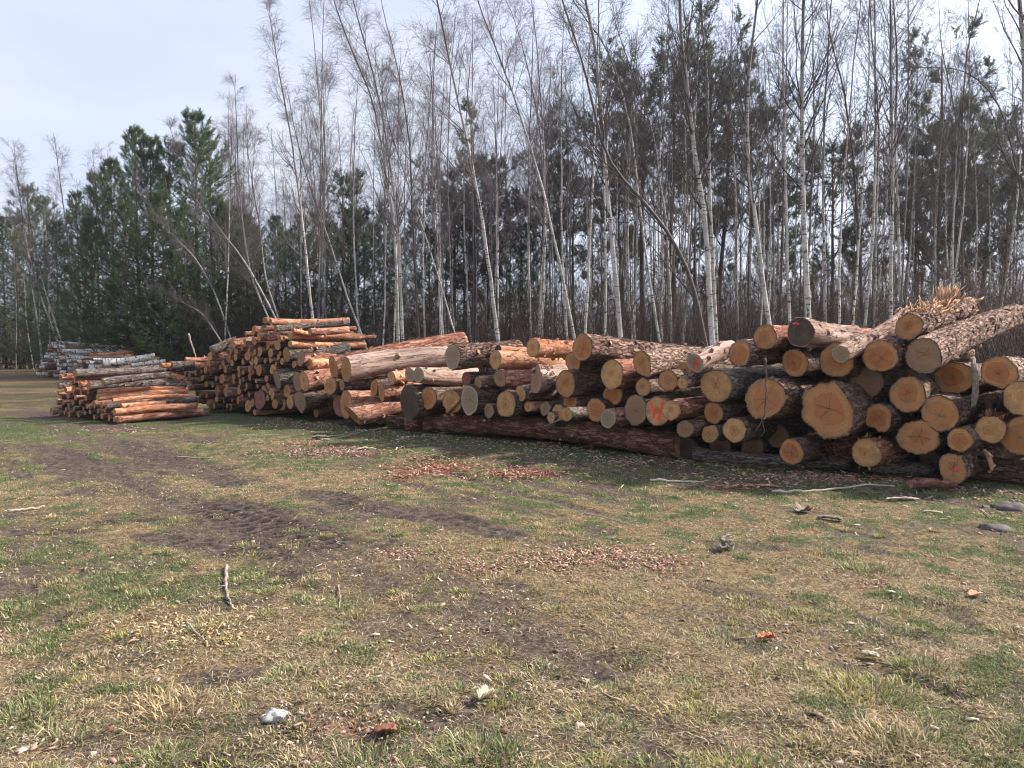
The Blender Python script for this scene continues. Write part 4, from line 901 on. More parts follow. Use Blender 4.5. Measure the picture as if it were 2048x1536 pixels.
thicket('dark_undergrowth', 'dark tangled brushwood under the pines at the left', 1000, lambda r: -250+870*r.rand()**1.5, lambda p, r: wood_edge(p)+1.5+r.rand()*12, (1., 5.), 7, [(.04, .032, .028), (.055, .045, .038)], k2=7, k3=6, rmin=.006)
# ================= ground =================
def seg_dist(x, y, pl):
    d = np.full(x.shape, 1e9); pl = np.asarray(pl)
    for a, b in zip(pl[:-1], pl[1:]):
        ab = b-a; t = np.clip(((x-a[0])*ab[0]+(y-a[1])*ab[1])/(ab@ab), 0, 1)
        d = np.minimum(d, np.hypot(x-a[0]-t*ab[0], y-a[1]-t*ab[1]))
    return d
def gp(*pts): return [ground(a, b)[:2] for a, b in pts]
TRACKS = [
 (gp((600, 1085), (760, 1140), (900, 1190), (1080, 1270)), .42, .62, 0), (gp((1380, 1230), (1700, 1290)), .3, .5, 0), (gp((250, 1470), (700, 1440), (1150, 1500)), .22, .55, 0), (gp((1250, 1440), (1600, 1500)), .22, .55, 0), 
 (gp((40, 880), (200, 945), (360, 1012), (560, 1100), (760, 1150), (1040, 1262)), .10, .62, .0), (gp((120, 868), (330, 945), (640, 985), (1000, 1062), (1400, 1160), (1850, 1262)), .09, .5, .0), (gp((0, 930), (250, 1010), (480, 1110), (900, 1290), (1150, 1420)), .09, .45, .0),  # polyline, half width m, strength, wetness
 (gp((60, 890), (170, 930), (300, 985), (360, 1010)), .30, .75, .2),
 (gp((235, 880), (300, 905), (400, 935), (470, 965)), .30, .9, .5),
 (gp((430, 1010), (520, 1035), (600, 1065), (650, 1082)), .26, 1.3, 1.0),
 (gp((470, 1050), (510, 1085), (555, 1112)), .13, 1.1, .7),
 (gp((300, 1068), (400, 1085), (470, 1105)), .16, .9, .6),
 (gp((610, 985), (660, 992), (735, 1008)), .2, 1.0, .7),
 (gp((820, 1024), (900, 1035), (1000, 1062)), .22, 1.1, .6),
 (gp((205, 1042), (310, 1038)), .08, .9, .8), (gp((15, 1063), (130, 1060)), .08, .8, .6),
 (gp((610, 1110), (760, 1150), (900, 1200), (1040, 1260), (1180, 1330)), .20, .75, .15),
 (gp((760, 1240), (900, 1290), (1000, 1400)), .22, .6, .1),
 (gp((1390, 1165), (1500, 1195), (1680, 1225), (1850, 1270)), .13, .65, .2),
 (gp((1680, 1330), (1800, 1350), (1900, 1385)), .10, .8, .5),
 (gp((400, 1210), (520, 1200)), .12, .7, .3), (gp((420, 1365), (500, 1345)), .12, .8, .3),
 (gp((1450, 1440), (1600, 1480), (1750, 1536)), .12, .6, .1), (gp((150, 1500), (300, 1470)), .12, .6, .1),
 (gp((350, 870), (420, 880)), .25, .7, .4), (gp((100, 850), (260, 858), (330, 850)), .35, .6, .2),
]
CHIPS = [ # px, py, radius along/across m, count, colour kind
 (645, 903, .85, .55, 900, 'm'), (600, 885, .5, .4, 300, 'm'), (715, 905, .35, .25, 200, 'm'), (880, 935, .55, .35, 1100, 'r'), (820, 952, .4, .2, 300, 'r'), (1050, 948, .5, .28, 800, 'r'), (850, 918, .35, .2, 200, 'm'),
 (1210, 1110, .55, .26, 1500, 'p'), (1100, 1125, .45, .2, 600, 'p'), (1320, 1120, .3, .2, 300, 'p'), (960, 1140, .35, .18, 260, 'p'), (790, 1110, .25, .2, 260, 'p'), (1740, 1160, .2, .1, 120, 'p'), (1250, 925, .8, .3, 260, 'm'), (1550, 955, 1.0, .25, 300, 'm'), (1480, 975, .4, .12, 150, 'r'),
 (60, 785, 2.2, 1.2, 900, 'p'), (1700, 960, 1.2, .2, 250, 'r'), (330, 1250, .3, .22, 200, 'o'), (430, 1270, .3, .2, 200, 'o'), (1100, 890, .8, .3, 120, 'm'), (230, 862, 1.2, .5, 200, 'm'), (60, 1480, .3, .15, 60, 'p'), (700, 1440, .3, .15, 60, 'p'),
]
def pile_front(x, y):
    fl = np.array(gp((-100, 846), (235, 848), (420, 829), (600, 838), (720, 850), (850, 864), (1000, 880), (1350, 918), (1600, 940), (1900, 966), (2300, 990)))
    yl = np.interp(x, fl[:, 0], fl[:, 1]); return yl-y          # metres in front of the logs
def masks(x, y):
    nb = fbm2(x, y, .55, 1, 4); nm_ = fbm2(x, y, 1.9, 2, 4); nf = fbm2(x, y, 7., 3, 3); nff = fbm2(x, y, 24., 4, 2)
    mud = np.zeros(x.shape); wet = np.zeros(x.shape)
    wx = x+(fbm2(x, y, 1.7, 11, 4)-.5)*.22; wy = y+(fbm2(x, y, 1.7, 12, 4)-.5)*.22
    uu = x*.62-y*.78; vv = x*.78+y*.62; st = fbm2(uu*.35, vv*4.5, 1., 14, 4); st2 = fbm2(uu*1.2, vv*14., 1., 15, 3); rg = sstep(-9, -3, x)*0+sstep(.42, .6, fbm2(x, y, .22, 16, 3)+.12*(x < 1.5))
    for pl, w, s, wt in TRACKS:
        d = seg_dist(wx, wy, pl)/w; k = np.clip(1.45-d*.9, 0, 1)*s; k = k*(.22+.5*nf+.4*(nm_-.5)+.75*st2)
        mud = np.maximum(mud, k); wet = np.maximum(wet, k*wt*(.5+.5*np.sin(uu*44+nf*5)))
    mud = np.clip(mud+sstep(.53, .68, st)*rg*.8+sstep(.52, .64, nm_*.65+nb*.35)*.6*(.2+1.3*nf), 0, 1)
    fr = pile_front(x, y)
    g = (nb-.5)*1.6+(nm_-.5)*2.0+(nf-.5)*2.8-.02
    g = g+np.clip(1-np.abs(fr-.3)/2.6, 0, 1)*1.1+sstep(5, 12, y)*.38*(fr > -1)
    for px, py, rr, s in ((100, 1120, .9, .35), (560, 1130, .5, .3), (1330, 1020, 1.3, .35), (1250, 980, 1.2, .35), (250, 1200, .6, .3), (1900, 1330, .5, .3), (620, 1200, .4, .2), (50, 820, 4., .35), (350, 1500, .4, .3)):
        c = ground(px, py); g = g+s*np.exp(-((x-c[0])**2+(y-c[1])**2)/rr**2)
    for px, py, rr, s in ((1250, 1180, 1.0, .4), (1500, 1060, .9, .3), (350, 1260, .5, .5), (1150, 1300, .6, .3), (500, 960, .6, .4), (1900, 1180, .9, .25), (560, 985, .4, .5), (650, 960, .5, .4)):
        c = ground(px, py); g = g-s*np.exp(-((x-c[0])**2+(y-c[1])**2)/rr**2)
    green = sstep(-.15, .75, g)*(1-mud*.7)
    chip = np.zeros(x.shape)
    for px, py, ra, rb, n_, k_ in CHIPS:
        c = ground(px, py); chip = np.maximum(chip, np.exp(-(((x-c[0])/ra)**2+((y-c[1])/rb)**2)*1.1)*(.15+nf)*{'m': .55, 'r': .9, 'p': .7, 'o': .25}[k_]*(.5+nm_))
    return mud, np.clip(wet, 0, 1), green, np.clip(chip, 0, 1), nf, nff
def height(x, y, mud=None, wet=None):
    h = (fbm2(x, y, .35, 21, 3)-.5)*.10+(fbm2(x, y, 2.2, 22, 3)-.5)*.045+(fbm2(x, y, 9, 23, 3)-.5)*.022
    near = np.clip((24-y)/8, 0, 1); h = h*near
    fr = pile_front(x, y); h = h*np.clip(fr*1.2+.6, .15, 1)-.01
    if mud is not None: h = h-mud*.018*near-wet*.01*near+wet*near*(fbm2(x, y, 16, 24, 2)-.5)*.07+wet*near*np.sin((x*.62-y*.78)*44+3+fbm2(x, y, 7., 3, 3)*5)*.018+mud*near*(fbm2((x*.62-y*.78)*.25, x*.78+y*.62, 9., 25, 2)-.5)*.05
    return h
def graded(lo, hi, fine_lo, fine_hi, st, gr):
    a = list(np.arange(fine_lo, fine_hi, st)); s = st; v = fine_hi
    while v < hi: a.append(v); s *= gr; v += s
    a.append(hi); s = st; v = fine_lo; b = []
    while v > lo: s *= gr; v -= s; b.append(max(v, lo))
    return np.array(sorted(set(b+a)))
gx = graded(-900, 900, -7, 6.5, .035, 1.06); gy = graded(-30, 900, 2.3, 10, .03, 1.02)
GX, GY = np.meshgrid(gx, gy); mud, wet, green, chip, nf, nff = masks(GX, GY); GH = height(GX, GY, mud, wet)
nx, ny = len(gx), len(gy); i = np.arange(ny-1)[:, None]*nx; j = np.arange(nx-1)[None]
Q = np.stack([i+j, i+j+1, i+nx+j+1, i+nx+j], -1).reshape(-1, 4)
colr = np.stack([mud, green, chip, wet], -1).reshape(-1, 4)
g = NM('trodden_grass_and_mud'); tc = g.n('TexCoord'); a = g.n('Attribute', attribute_name='col'); sp = g.n('SeparateColor', ins={0: a.outputs['Color']})
ob = tc.outputs['Object']
n1 = g.noise(ob, 60., 5., .7); n2 = g.noise(ob, 14., 5., .65); n3 = g.noise(ob, 220., 3., .7); n4 = g.noise(ob, 3.0, 4., .6)
stre = g.noise(g.scale(ob, (130., 22., 1.)), 1., 3., .6, 1.5); stre2 = g.noise(g.scale(ob, (24., 120., 1.)), 1., 3., .6, 1.5)
straw = g.ramp(g.math('ADD', g.math('MULTIPLY', n1, .5), g.math('MULTIPLY', g.math('MAXIMUM', stre, stre2), .5)), [(.38, (.045, .032, .022)), (.48, (.15, .108, .068)), (.57, (.36, .27, .165)), (.70, (.60, .475, .31))])
strawb = g.ramp(n4, [(.35, (1.0, .90, .78)), (.65, (.86, .92, .72))]); straw = g.mix(1.0, straw, strawb, 'MULTIPLY')
grn = g.ramp(g.math('ADD', g.math('MULTIPLY', n1, .55), g.math('MULTIPLY', n3, .45)), [(.36, (.028, .042, .018)), (.50, (.085, .115, .045)), (.66, (.22, .24, .10))])
soil = g.ramp(g.math('ADD', g.math('MULTIPLY', n2, .5), g.math('MULTIPLY', n3, .5)), [(.38, (.032, .024, .019)), (.52, (.125, .093, .072)), (.68, (.26, .20, .16))])
wets = g.ramp(n2, [(.35, (.016, .013, .012)), (.65, (.060, .050, .045))])
soil = g.mix(a.outputs['Alpha'], soil, wets)
chp = g.ramp(g.math('ADD', g.math('MULTIPLY', n1, .5), g.math('MULTIPLY', n3, .5)), [(.38, (.075, .035, .025)), (.52, (.26, .13, .09)), (.64, (.50, .31, .22))])
gf = g.mrange(g.math('ADD', sp.outputs[1], g.math('MULTIPLY_ADD', g.math('ADD', g.math('MULTIPLY', n2, .6), g.math('MULTIPLY', n1, .4)), 2.4, -1.2)), .15, .80)
dk_ = g.mrange(g.noise(ob, 9., 6., .75), .44, .62, 0.0, .62); col = g.mix(gf, straw, grn)
col = g.mix(dk_, col, (.075, .055, .038))
mf = g.mrange(g.math('ADD', sp.outputs[0], g.math('MULTIPLY_ADD', g.math('ADD', g.math('MULTIPLY', n2, .6), g.math('MULTIPLY', n1, .5)), 2.2, -1.2)), .28, .60)
col = g.mix(mf, col, soil)
sp1 = g.noise(ob, 38., 5., .8); spk = g.mrange(sp1, .40, .60, .42, 1.18); spc = g.n('CombineColor', ins={0: spk, 1: spk, 2: spk}).outputs[0]
col = g.mix(1.0, col, spc, 'MULTIPLY')
cf = g.mrange(g.math('ADD', sp.outputs[2], g.math('MULTIPLY_ADD', n1, 1.2, -.6)), .35, .7)
col = g.mix(cf, col, chp)
hh = g.math('ADD', g.math('MULTIPLY', n1, .6), g.math('ADD', g.math('MULTIPLY', n3, .4), g.math('MULTIPLY', n2, .8)))
gm = g.bsdf(col, .93, .1, hh, 1.0, .02)
go = link('ground', mesh('ground', np.stack([GX, GY, GH], -1), [Q], [gm], col=colr, smooth=True)); tag(go, kind='structure')

def hz(x, y):
    m_, w_, *_ = masks(x, y); return height(x, y, m_, w_)
# ---- grass blades
rs = np.random.RandomState(9)
def blades(x, y, z, L, w, lean, az, colr):
    n = len(x); d = np.stack([np.cos(az), np.sin(az)], -1); s = np.stack([-np.sin(az), np.cos(az)], -1)
    rt = np.stack([x, y, z-.004], -1); z0 = np.zeros(n)
    s3 = np.c_[s, z0]*w[:, None]; d3 = np.c_[d, z0]
    mid = rt+d3*(L*np.sin(lean)*.45)[:, None]; mid[:, 2] += L*np.cos(lean)*.62
    tip = rt+d3*(L*np.sin(lean))[:, None]; tip[:, 2] += L*np.cos(lean)*.9; tip[:, 2] = np.maximum(tip[:, 2], z+.003)
    V = np.stack([rt-s3, rt+s3, mid-s3*.8, mid+s3*.8, tip], 1).reshape(-1, 3); o = np.arange(n)*5
    Qb = np.stack([o, o+1, o+3, o+2], -1); Tb = np.stack([o+2, o+3, o+4], -1)
    cc = colr[:, None, :]*np.array([.75, .75, 1., 1., 1.08])[None, :, None]*1.0
    return V, Qb, Tb, cc.reshape(-1, 3)
def field(n, y0, y1, p, seed):
    r = np.random.RandomState(seed); u = r.rand(n); Y = (y0**(1-p)+u*(y1**(1-p)-y0**(1-p)))**(1/(1-p)); X = r.uniform(-.76, .76, n)*Y+r.normal(0, .1, n); return X, Y, r
G = Geo()
STR = np.array([[.48, .37, .225], [.62, .49, .31], [.38, .28, .17], [.58, .44, .27], [.26, .18, .115], [.66, .56, .39]]); GRN = np.array([[.17, .20, .075], [.27, .29, .105], [.115, .15, .065], [.34, .34, .14], [.18, .215, .115]])
for n, y0, y1, p, L0, w0, sd in ((520000, 2.4, 9.0, 1.35, (.016, .055), .0015, 1), (260000, 7.5, 20., 1.6, (.02, .06), .0026, 2)):
    X, Y, r = field(n, y0, y1, p, sd); m_, wt, gr, ch, nf_, nff_ = masks(X, Y)
    keep = (r.rand(n) > m_*1.15) & (r.rand(n) > ch*.8) & (r.rand(n) < .05+1.35*nf_) & (pile_front(X, Y) > -.7)
    X, Y, m_, wt, gr = X[keep], Y[keep], m_[keep], wt[keep], gr[keep]; k = len(X); Z = height(X, Y, m_, wt)
    isg = r.rand(k) < gr*.85+.05
    L = r.uniform(L0[0], L0[1], k)*(1-.22*isg); lean = np.where(isg, r.uniform(.45, 1.4, k), r.uniform(1.1, 1.56, k))
    col = np.where(isg[:, None], GRN[r.randint(5, size=k)], STR[r.randint(6, size=k)])*r.uniform(.45, 1.15, (k, 1))
    V, Qb, Tb, cc = blades(X, Y, Z, L, w0*r.uniform(.7, 1.4, k), lean, r.rand(k)*6.28, col); G.add(V, Qb, Tb, cc)
# tufts the photo shows (px, py, radius m, blades, height m, kind)
TUFT = [(960, 1500, .17, 420, .10, 'g'), (1010, 1515, .12, 200, .09, 'g'), (740, 1510, .15, 300, .09, 'g'), (620, 1395, .03, 40, .05, 'g'), (1740, 1385, .21, 700, .085, 'y'), (1490, 1200, .13, 300, .06, 'y'), (1560, 1222, .12, 260, .055, 'y'), (1635, 1225, .14, 320, .06, 'y'),
 (1740, 1130, .18, 420, .07, 'g'), (1700, 1120, .12, 200, .06, 'g'), (1770, 1262, .18, 350, .06, 'g'), (1845, 1335, .14, 300, .07, 'g'), (1460, 1275, .2, 380, .06, 'g'), (1200, 1450, .15, 300, .07, 'g'), (1390, 1420, .12, 260, .06, 'y'), (575, 1345, .12, 260, .07, 'g'), (345, 1415, .2, 420, .09, 's'),
 (1790, 1490, .18, 400, .09, 's'), (440, 1245, .13, 260, .05, 'y'), (485, 1160, .17, 400, .045, 'g'), (1025, 1240, .03, 50, .05, 'g'), (880, 1310, .12, 260, .05, 'y'), (300, 1190, .14, 260, .06, 'g'), (50, 1110, .3, 500, .05, 'g'), (300, 1130, .25, 400, .045, 'g'), (280, 1400, .06, 60, .05, 'g'),
 (60, 1420, .14, 300, .08, 'g'), (130, 1460, .12, 240, .07, 'g'), (40, 1220, .16, 260, .06, 'g'), (160, 1240, .12, 200, .05, 'y'), (680, 1210, .12, 200, .05, 'g'), (600, 1090, .16, 260, .04, 'y'), (500, 1110, .14, 220, .05, 'y'), (1290, 1000, .25, 300, .04, 'g'), (1000, 1385, .10, 200, .06, 'g'), (1080, 1335, .12, 200, .05, 'g'),
 (450, 1520, .14, 260, .07, 'y'), (330, 1500, .1, 180, .06, 'g'), (2030, 1480, .12, 220, .08, 'g'), (1950, 1380, .16, 260, .05, 'g'), (1900, 1210, .16, 240, .04, 's'), (1650, 1480, .1, 160, .07, 's'), (1200, 1530, .1, 200, .06, 'y'), (1470, 1520, .12, 220, .07, 'y'), (830, 1180, .12, 160, .04, 'y'), (640, 1275, .1, 160, .05, 'g')]
rr = np.random.RandomState(55)
for _ in range(230):
    Y_ = 2.6*(9/2.6)**rr.rand(); X_ = rr.uniform(-.72, .72)*Y_; TUFT.append((X_, Y_, rr.uniform(.04, .13), int(rr.uniform(50, 150)*min(1, 5/Y_+.2)), rr.uniform(.035, .065), 'w'+rr.choice(['g', 'y', 's'])))
for t in TUFT:
    k_ = t[5]; c = ground(t[0], t[1]) if k_[0] != 'w' else (t[0], t[1]); k_ = k_[-1]
    n = t[3]; a_ = rr.rand(n)*6.28; q = t[2]*np.sqrt(rr.rand(n))*rr.uniform(.7, 1.2, n); x = c[0]+np.cos(a_)*q*1.2; y = c[1]+np.sin(a_)*q; z = hz(x, y)
    az = a_+rr.normal(0, .9, n); lean = np.clip(q/t[2]*.8+rr.normal(.38, .3, n), 0, 1.45); L = t[4]*rr.uniform(.35, .9, n)
    pal = {'g': GRN, 'y': GRN*np.array([1.35, 1.2, .95]), 's': STR*np.array([1., 1.03, .9])}[k_]; pal2 = STR
    col = np.where((rr.rand(n) < .82)[:, None], pal[rr.randint(5, size=n)], pal2[rr.randint(6, size=n)])*rr.uniform(.75, 1.15, (n, 1))
    V, Qb, Tb, cc = blades(x, y, z, L, .0022*rr.uniform(.7, 1.5, n), lean, az, col); G.add(V, Qb, Tb, cc)
o = link('grass', G.build('grass', [M['blade']])); tag(o, 'short matted grass, straw-coloured with green tufts, over the clearing', 'grass', kind='stuff')

# ---- bark chips, leaves and wood scraps
G = Geo(); rr = np.random.RandomState(66)
PAL = dict(m=[(.36, .26, .20), (.50, .40, .32), (.24, .12, .08), (.16, .10, .075), (.42, .22, .15)], r=[(.30, .12, .08), (.42, .22, .15), (.18, .08, .055), (.50, .34, .25), (.24, .10, .07)],
           p=[(.38, .23, .17), (.30, .16, .11), (.48, .34, .26), (.22, .12, .09), (.42, .32, .24)], o=[(.46, .30, .17), (.38, .23, .12), (.50, .37, .22)], l=[(.33, .25, .17), (.24, .16, .11), (.42, .34, .25), (.19, .12, .08), (.48, .41, .32)])
def chips(x, y, ln, wd, pal, tilt=.35, thick=.002, base=.006):
    n = len(x); z = hz(x, y)+base*rr.rand(n)+.003; az = rr.rand(n)*6.28; d = np.stack([np.cos(az), np.sin(az), rr.normal(0, tilt, n)], -1); d = unit(d); s = unit(np.cross(d, np.stack([rr.normal(0, tilt, n), rr.normal(0, tilt, n), np.ones(n)], -1))); nn = np.cross(s, d)
    c = np.stack([x, y, z], -1); lx = (ln*.5)[:, None]; wx_ = (wd*.5)[:, None]
    def jit(): return rr.uniform(.6, 1.1, (n, 1))
    cv = nn*(wd*rr.uniform(.0, .5, n))[:, None]
    pts = [c-d*lx*jit()-s*wx_*jit(), c-d*lx*jit()+s*wx_*jit()*.6, c+s*wx_*jit()+cv*.5, c+d*lx*jit()+s*wx_*.5*jit(), c+d*lx*jit()-s*wx_*.7*jit(), c-s*wx_*jit()+cv]
    top = np.stack(pts, 1); top[..., 2] = np.maximum(top[..., 2], z[:, None]-.004); bot = top-nn[:, None]*thick*2
    V = np.concatenate([top, bot], 1).reshape(-1, 3); o = (np.arange(n)*12)[:, None]
    Qc = np.concatenate([o+np.array([q]) for q in ([0, 1, 2, 5], [5, 2, 3, 4], [0, 6, 7, 1], [1, 7, 8, 2], [2, 8, 9, 3], [3, 9, 10, 4], [4, 10, 11, 5], [5, 11, 6, 0])])
    pal = np.array(pal); cc = pal[rr.randint(len(pal), size=n)]*rr.uniform(.7, 1.15, (n, 1)); G.add(V, Qc, None, np.repeat(cc, 12, 0))
for px, py, ra, rb, n_, kd in CHIPS:
    c = ground(px, py); n_ = int(n_*(.45 if kd in 'po' else .75)); big = c[1] > 20
    chips(c[0]+rr.standard_t(3, n_)*ra*.42, c[1]+rr.standard_t(3, n_)*rb*.45, rr.gamma(1.6, .030 if kd in 'mr' else .014, n_)+.008, rr.uniform(.004, .026 if kd in 'mr' else .016, n_), PAL[kd], base=.016 if kd in 'po' else .05)
n = 9000; X, Y, r = field(n, 2.5, 15, 1.5, 31); keep = (pile_front(X, Y) > -.3) & (fbm2(X, Y, 1.3, 77, 3) > .52); X, Y = X[keep], Y[keep]
chips(X, Y, rr.gamma(2., .009, len(X))+.006, rr.uniform(.004, .014, len(X)), PAL['l'])
n = 2600; X = rr.uniform(-5, 6, n); Y = 2303/148.-(X+4.4)*.77-rr.gamma(1.6, .55, n)-.1; chips(X, Y, rr.gamma(2.4, .016, n)+.012, rr.uniform(.006, .028, n), PAL['m']+PAL['l'])
n = 320; X, Y, r = field(n, 2.6, 10, 1.6, 33); chips(X, Y, rr.gamma(2.2, .014, len(X))+.014, rr.uniform(.01, .026, len(X)), PAL['l']+PAL['p'])
o = link('bark_litter', G.build('bark_litter', [M['litter']])); tag(o, 'scattered bark flakes, wood scraps and dead leaves over the grass', 'bark litter', kind='stuff')

# ---- single sticks, slabs and stones
def stick(px, r, label, mat='stick', name='fallen_stick', z=.012, twigs=(), cat='stick', group=None, r1=None):
    P = []
    for p in px:
        if len(p) == 3: P.append(at(p[0], p[1], p[2]))
        else:
            q = ground(*p); P.append(np.array([q[0], q[1], float(hz(q[:1], q[1:2])[0])+z]))
    P = np.array(P); base = P[0].copy(); K = len(P)*4; rs = np.random.RandomState(int(px[0][0]))
    Q_ = resample(P-base, K); Q_[1:-1] += rs.normal(0, r*.35, (K-2, 3)); R = np.linspace(r, r1 or r*.45, K)*(1+rs.normal(0, .08, K)); g = Geo(); V, Q, T = tubes(Q_[None], R[None], 7); g.add(V, Q, T)
    for t, dx, dz_, L in twigs:
        p0 = Q_[int(t*(K-1))]; e = p0+np.array([dx*L, -.3*L, dz_*L]); tp = np.linspace(0, 1, 5)[:, None]*(e-p0)+p0; tp[1:-1] += rs.normal(0, .05*L, (3, 3)); V, Q, T = tubes(tp[None], np.linspace(r*.5, r*.25, 5)[None], 5); g.add(V, Q, T)
    o = link(name, g.build(name, [M[mat]], smooth=True), loc=base); tag(o, label, cat, group); return o
def slab(px, label, L, W, az, mat='slab', name='bark_slab', T=.008, curl=.5, lift=.02, seed=1, cat='bark', P=None, rot=None, rag=.25):
    rs = np.random.RandomState(seed); nu, nv = 14, 7; u = np.linspace(-.5, .5, nu); v = np.linspace(-.5, .5, nv); U, W_ = np.meshgrid(u, v, indexing='ij')
    ww = W*(1-1.3*np.abs(U)**2.5)*(1+rs.normal(0, rag*.5, nu)[:, None]); X = U*L*(1+rs.normal(0, .03, (nu, nv))); Yv = W_*ww; Z = lift+curl*(Yv**2)/max(W, .01)*2-.12*L*U**2+rs.normal(0, .0025, (nu, nv))
    top = np.stack([X, Yv, Z], -1).reshape(-1, 3); bot = top-np.array([0, 0, T]); i = np.arange(nu-1)[:, None]*nv; j = np.arange(nv-1)[None]; Q = np.stack([i+j, i+nv+j, i+nv+j+1, i+j+1], -1).reshape(-1, 4); n_ = nu*nv
    ring = [k for k in range(nv)]+[k*nv+nv-1 for k in range(1, nu)]+[(nu-1)*nv+k for k in range(nv-2, -1, -1)]+[k*nv for k in range(nu-2, 0, -1)]; ring = np.array(ring); r2 = np.roll(ring, -1)
    me = mesh(name, np.concatenate([top, bot]), [np.concatenate([Q, Q[:, ::-1]+n_, np.stack([ring, r2, r2+n_, ring+n_], -1)])], [M[mat]])
    if P is None: q = ground(*px); P = (q[0], q[1], float(hz(q[:1], q[1:2])[0])+.004)
    o = link(name, me, loc=P); o.rotation_euler = rot or (0, 0, az); tag(o, label, cat); return o
stick([(453, 1134), (450, 1160), (452, 1185), (461, 1200), (465, 1214)], .013, 'bent bare stick on the grass at lower left', twigs=((.55, -1, .1, .06), (.8, 1, .2, .05)))
stick([(374, 1243), (388, 1262), (408, 1282)], .008, 'short dark stick in the orange sawdust patch at lower left')
stick([(18, 1018), (50, 1015), (90, 1011)], .016, 'whitish stick near the left edge', 'palestick')
stick([(677, 1174), (681, 1195), (678, 1217)], .005, 'thin upright-looking twig right of the bent stick')
stick([(1300, 959), (1350, 962), (1408, 964)], .016, 'pale straight stick under the middle of the big stack', 'palestick')
stick([(1545, 983), (1620, 981), (1680, 977), (1725, 970), (1790, 974)], .016, 'long wavy pale stick on the shaded grass at right', 'palestick')
stick([(1168, 1026), (1220, 1038), (1282, 1054)], .006, 'long thin dark twig on the grass in the centre')
stick([(352, 910), (390, 913), (425, 914)], .01, 'thin pale stick near the dark wheel track', 'palestick')
stick([(630, 873), (650, 876), (700, 868), (720, 862)], .02, 'dark curved branch at the edge of the bark heap')
stick([(1960, 1016), (1975, 1024), (1982, 1028)], .008, 'small pale split stick at the right', 'palestick')
stick([(2030, 1258), (2048, 1260)], .008, 'pale stick end at the right edge', 'palestick')
stick([(1530, 716, 8.75), (1533, 760, 8.7), (1532, 800, 8.6), (1528, 835, 8.6), (1512, 862, 8.6)], .012, 'crooked twig hanging down across the thickest round log', name='hanging_twig', mat='darkstick', twigs=((.8, .0, -1.0, .32),), cat='twig')
stick([(377, 667, 17.4), (384, 690, 17.4), (391, 712, 17.4), (396, 730, 17.4)], .022, 'thin bare pole leaning up between the left and middle stacks', 'palestick', name='leaning_pole', cat='pole')
stick([(1120, 838, 11.0), (1105, 846, 11.0), (1088, 852, 10.9)], .008, 'small twig caught above the bearer log', name='hanging_twig', cat='twig')
slab((1505, 972), 'flat pinkish strip of bark on the grass under the big stack', .62, .07, .05, 'wood', seed=2, name='wood_strip', cat='wood strip')
slab((1865, 980), 'curled red-brown bark slab below the log with the red square', .46, .15, -.05, 'slab', curl=1.2, lift=.03, seed=3)
slab((1806, 997), 'pale thin wood splinter on the grass at right', .32, .05, -.1, 'palestick', name='wood_splinter', seed=4, cat='splinter')
slab((1865, 1021), 'small pale wood splinter right of the thin one', .16, .03, -.35, 'palestick', name='wood_splinter', seed=5, cat='splinter')
slab((1533, 1273), 'bright rust-red bark piece on the grass at lower right', .10, .035, .15, 'orange', seed=6, curl=1.0)
slab((1740, 1310), 'pale cream wood chip at lower right', .08, .035, -.5, 'palestick', name='wood_chip', seed=7, cat='wood chip')
slab((1605, 1021), 'pale star-shaped scrap of bark on the grass', .14, .12, .4, 'greyslab', name='bark_scrap', seed=8, rag=.45)
slab((1660, 1035), 'dark folded bark flake right of the star-shaped scrap', .2, .07, -.5, 'greyslab', seed=9)
slab((1450, 1090), 'grey splintered lump of bark standing up in the grass', .20, .10, 0, 'greyslab', name='bark_lump', seed=10, rot=(.9, 1.2, .4), rag=.7, T=.03, curl=.8, cat='bark lump')
slab((1440, 1098), 'smaller grey bark flake leaning at the foot of the splintered lump', .12, .07, 0, 'greyslab', seed=12, rot=(.3, .8, 1.9), rag=.6, T=.015)
slab((1950, 1190), 'pinkish-grey flat chip near the right edge', .10, .05, .5, 'wood', name='wood_chip', seed=13, cat='wood chip')
slab((770, 1455), 'reddish bark chip at the bottom of the view', .09, .05, .3, 'slab', seed=14)
slab((970, 1393), 'curled dry leaf-like flake below the middle', .07, .05, .8, 'palestick', name='dry_flake', seed=15, curl=1.5, cat='flake')
slab(None, 'dark strip of bark hanging upright over a recessed log', .52, .13, 0, 'greyslab', name='hanging_bark', seed=16, rot=(math.radians(10), math.radians(88), math.radians(-40)), P=tuple(at(1945, 765, 8.05)), T=.02, cat='hanging bark', curl=.4)
slab(None, 'curved pale strip of bark dangling under a small round log', .24, .05, 0, 'wood', name='hanging_strip', seed=17, rot=(math.radians(10), math.radians(70), math.radians(-40)), P=tuple(at(1972, 921, 8.05)), curl=1.5, cat='strip')
slab((640, 874), 'large curled bark flake on the bark heap at centre left', .30, .08, .3, 'greyslab', seed=18, curl=.8, lift=.03)
slab((730, 900), 'pale bark flake at the right of the bark heap', .28, .07, .4, 'palestick', name='bark_flake', seed=19, curl=.8, lift=.04)
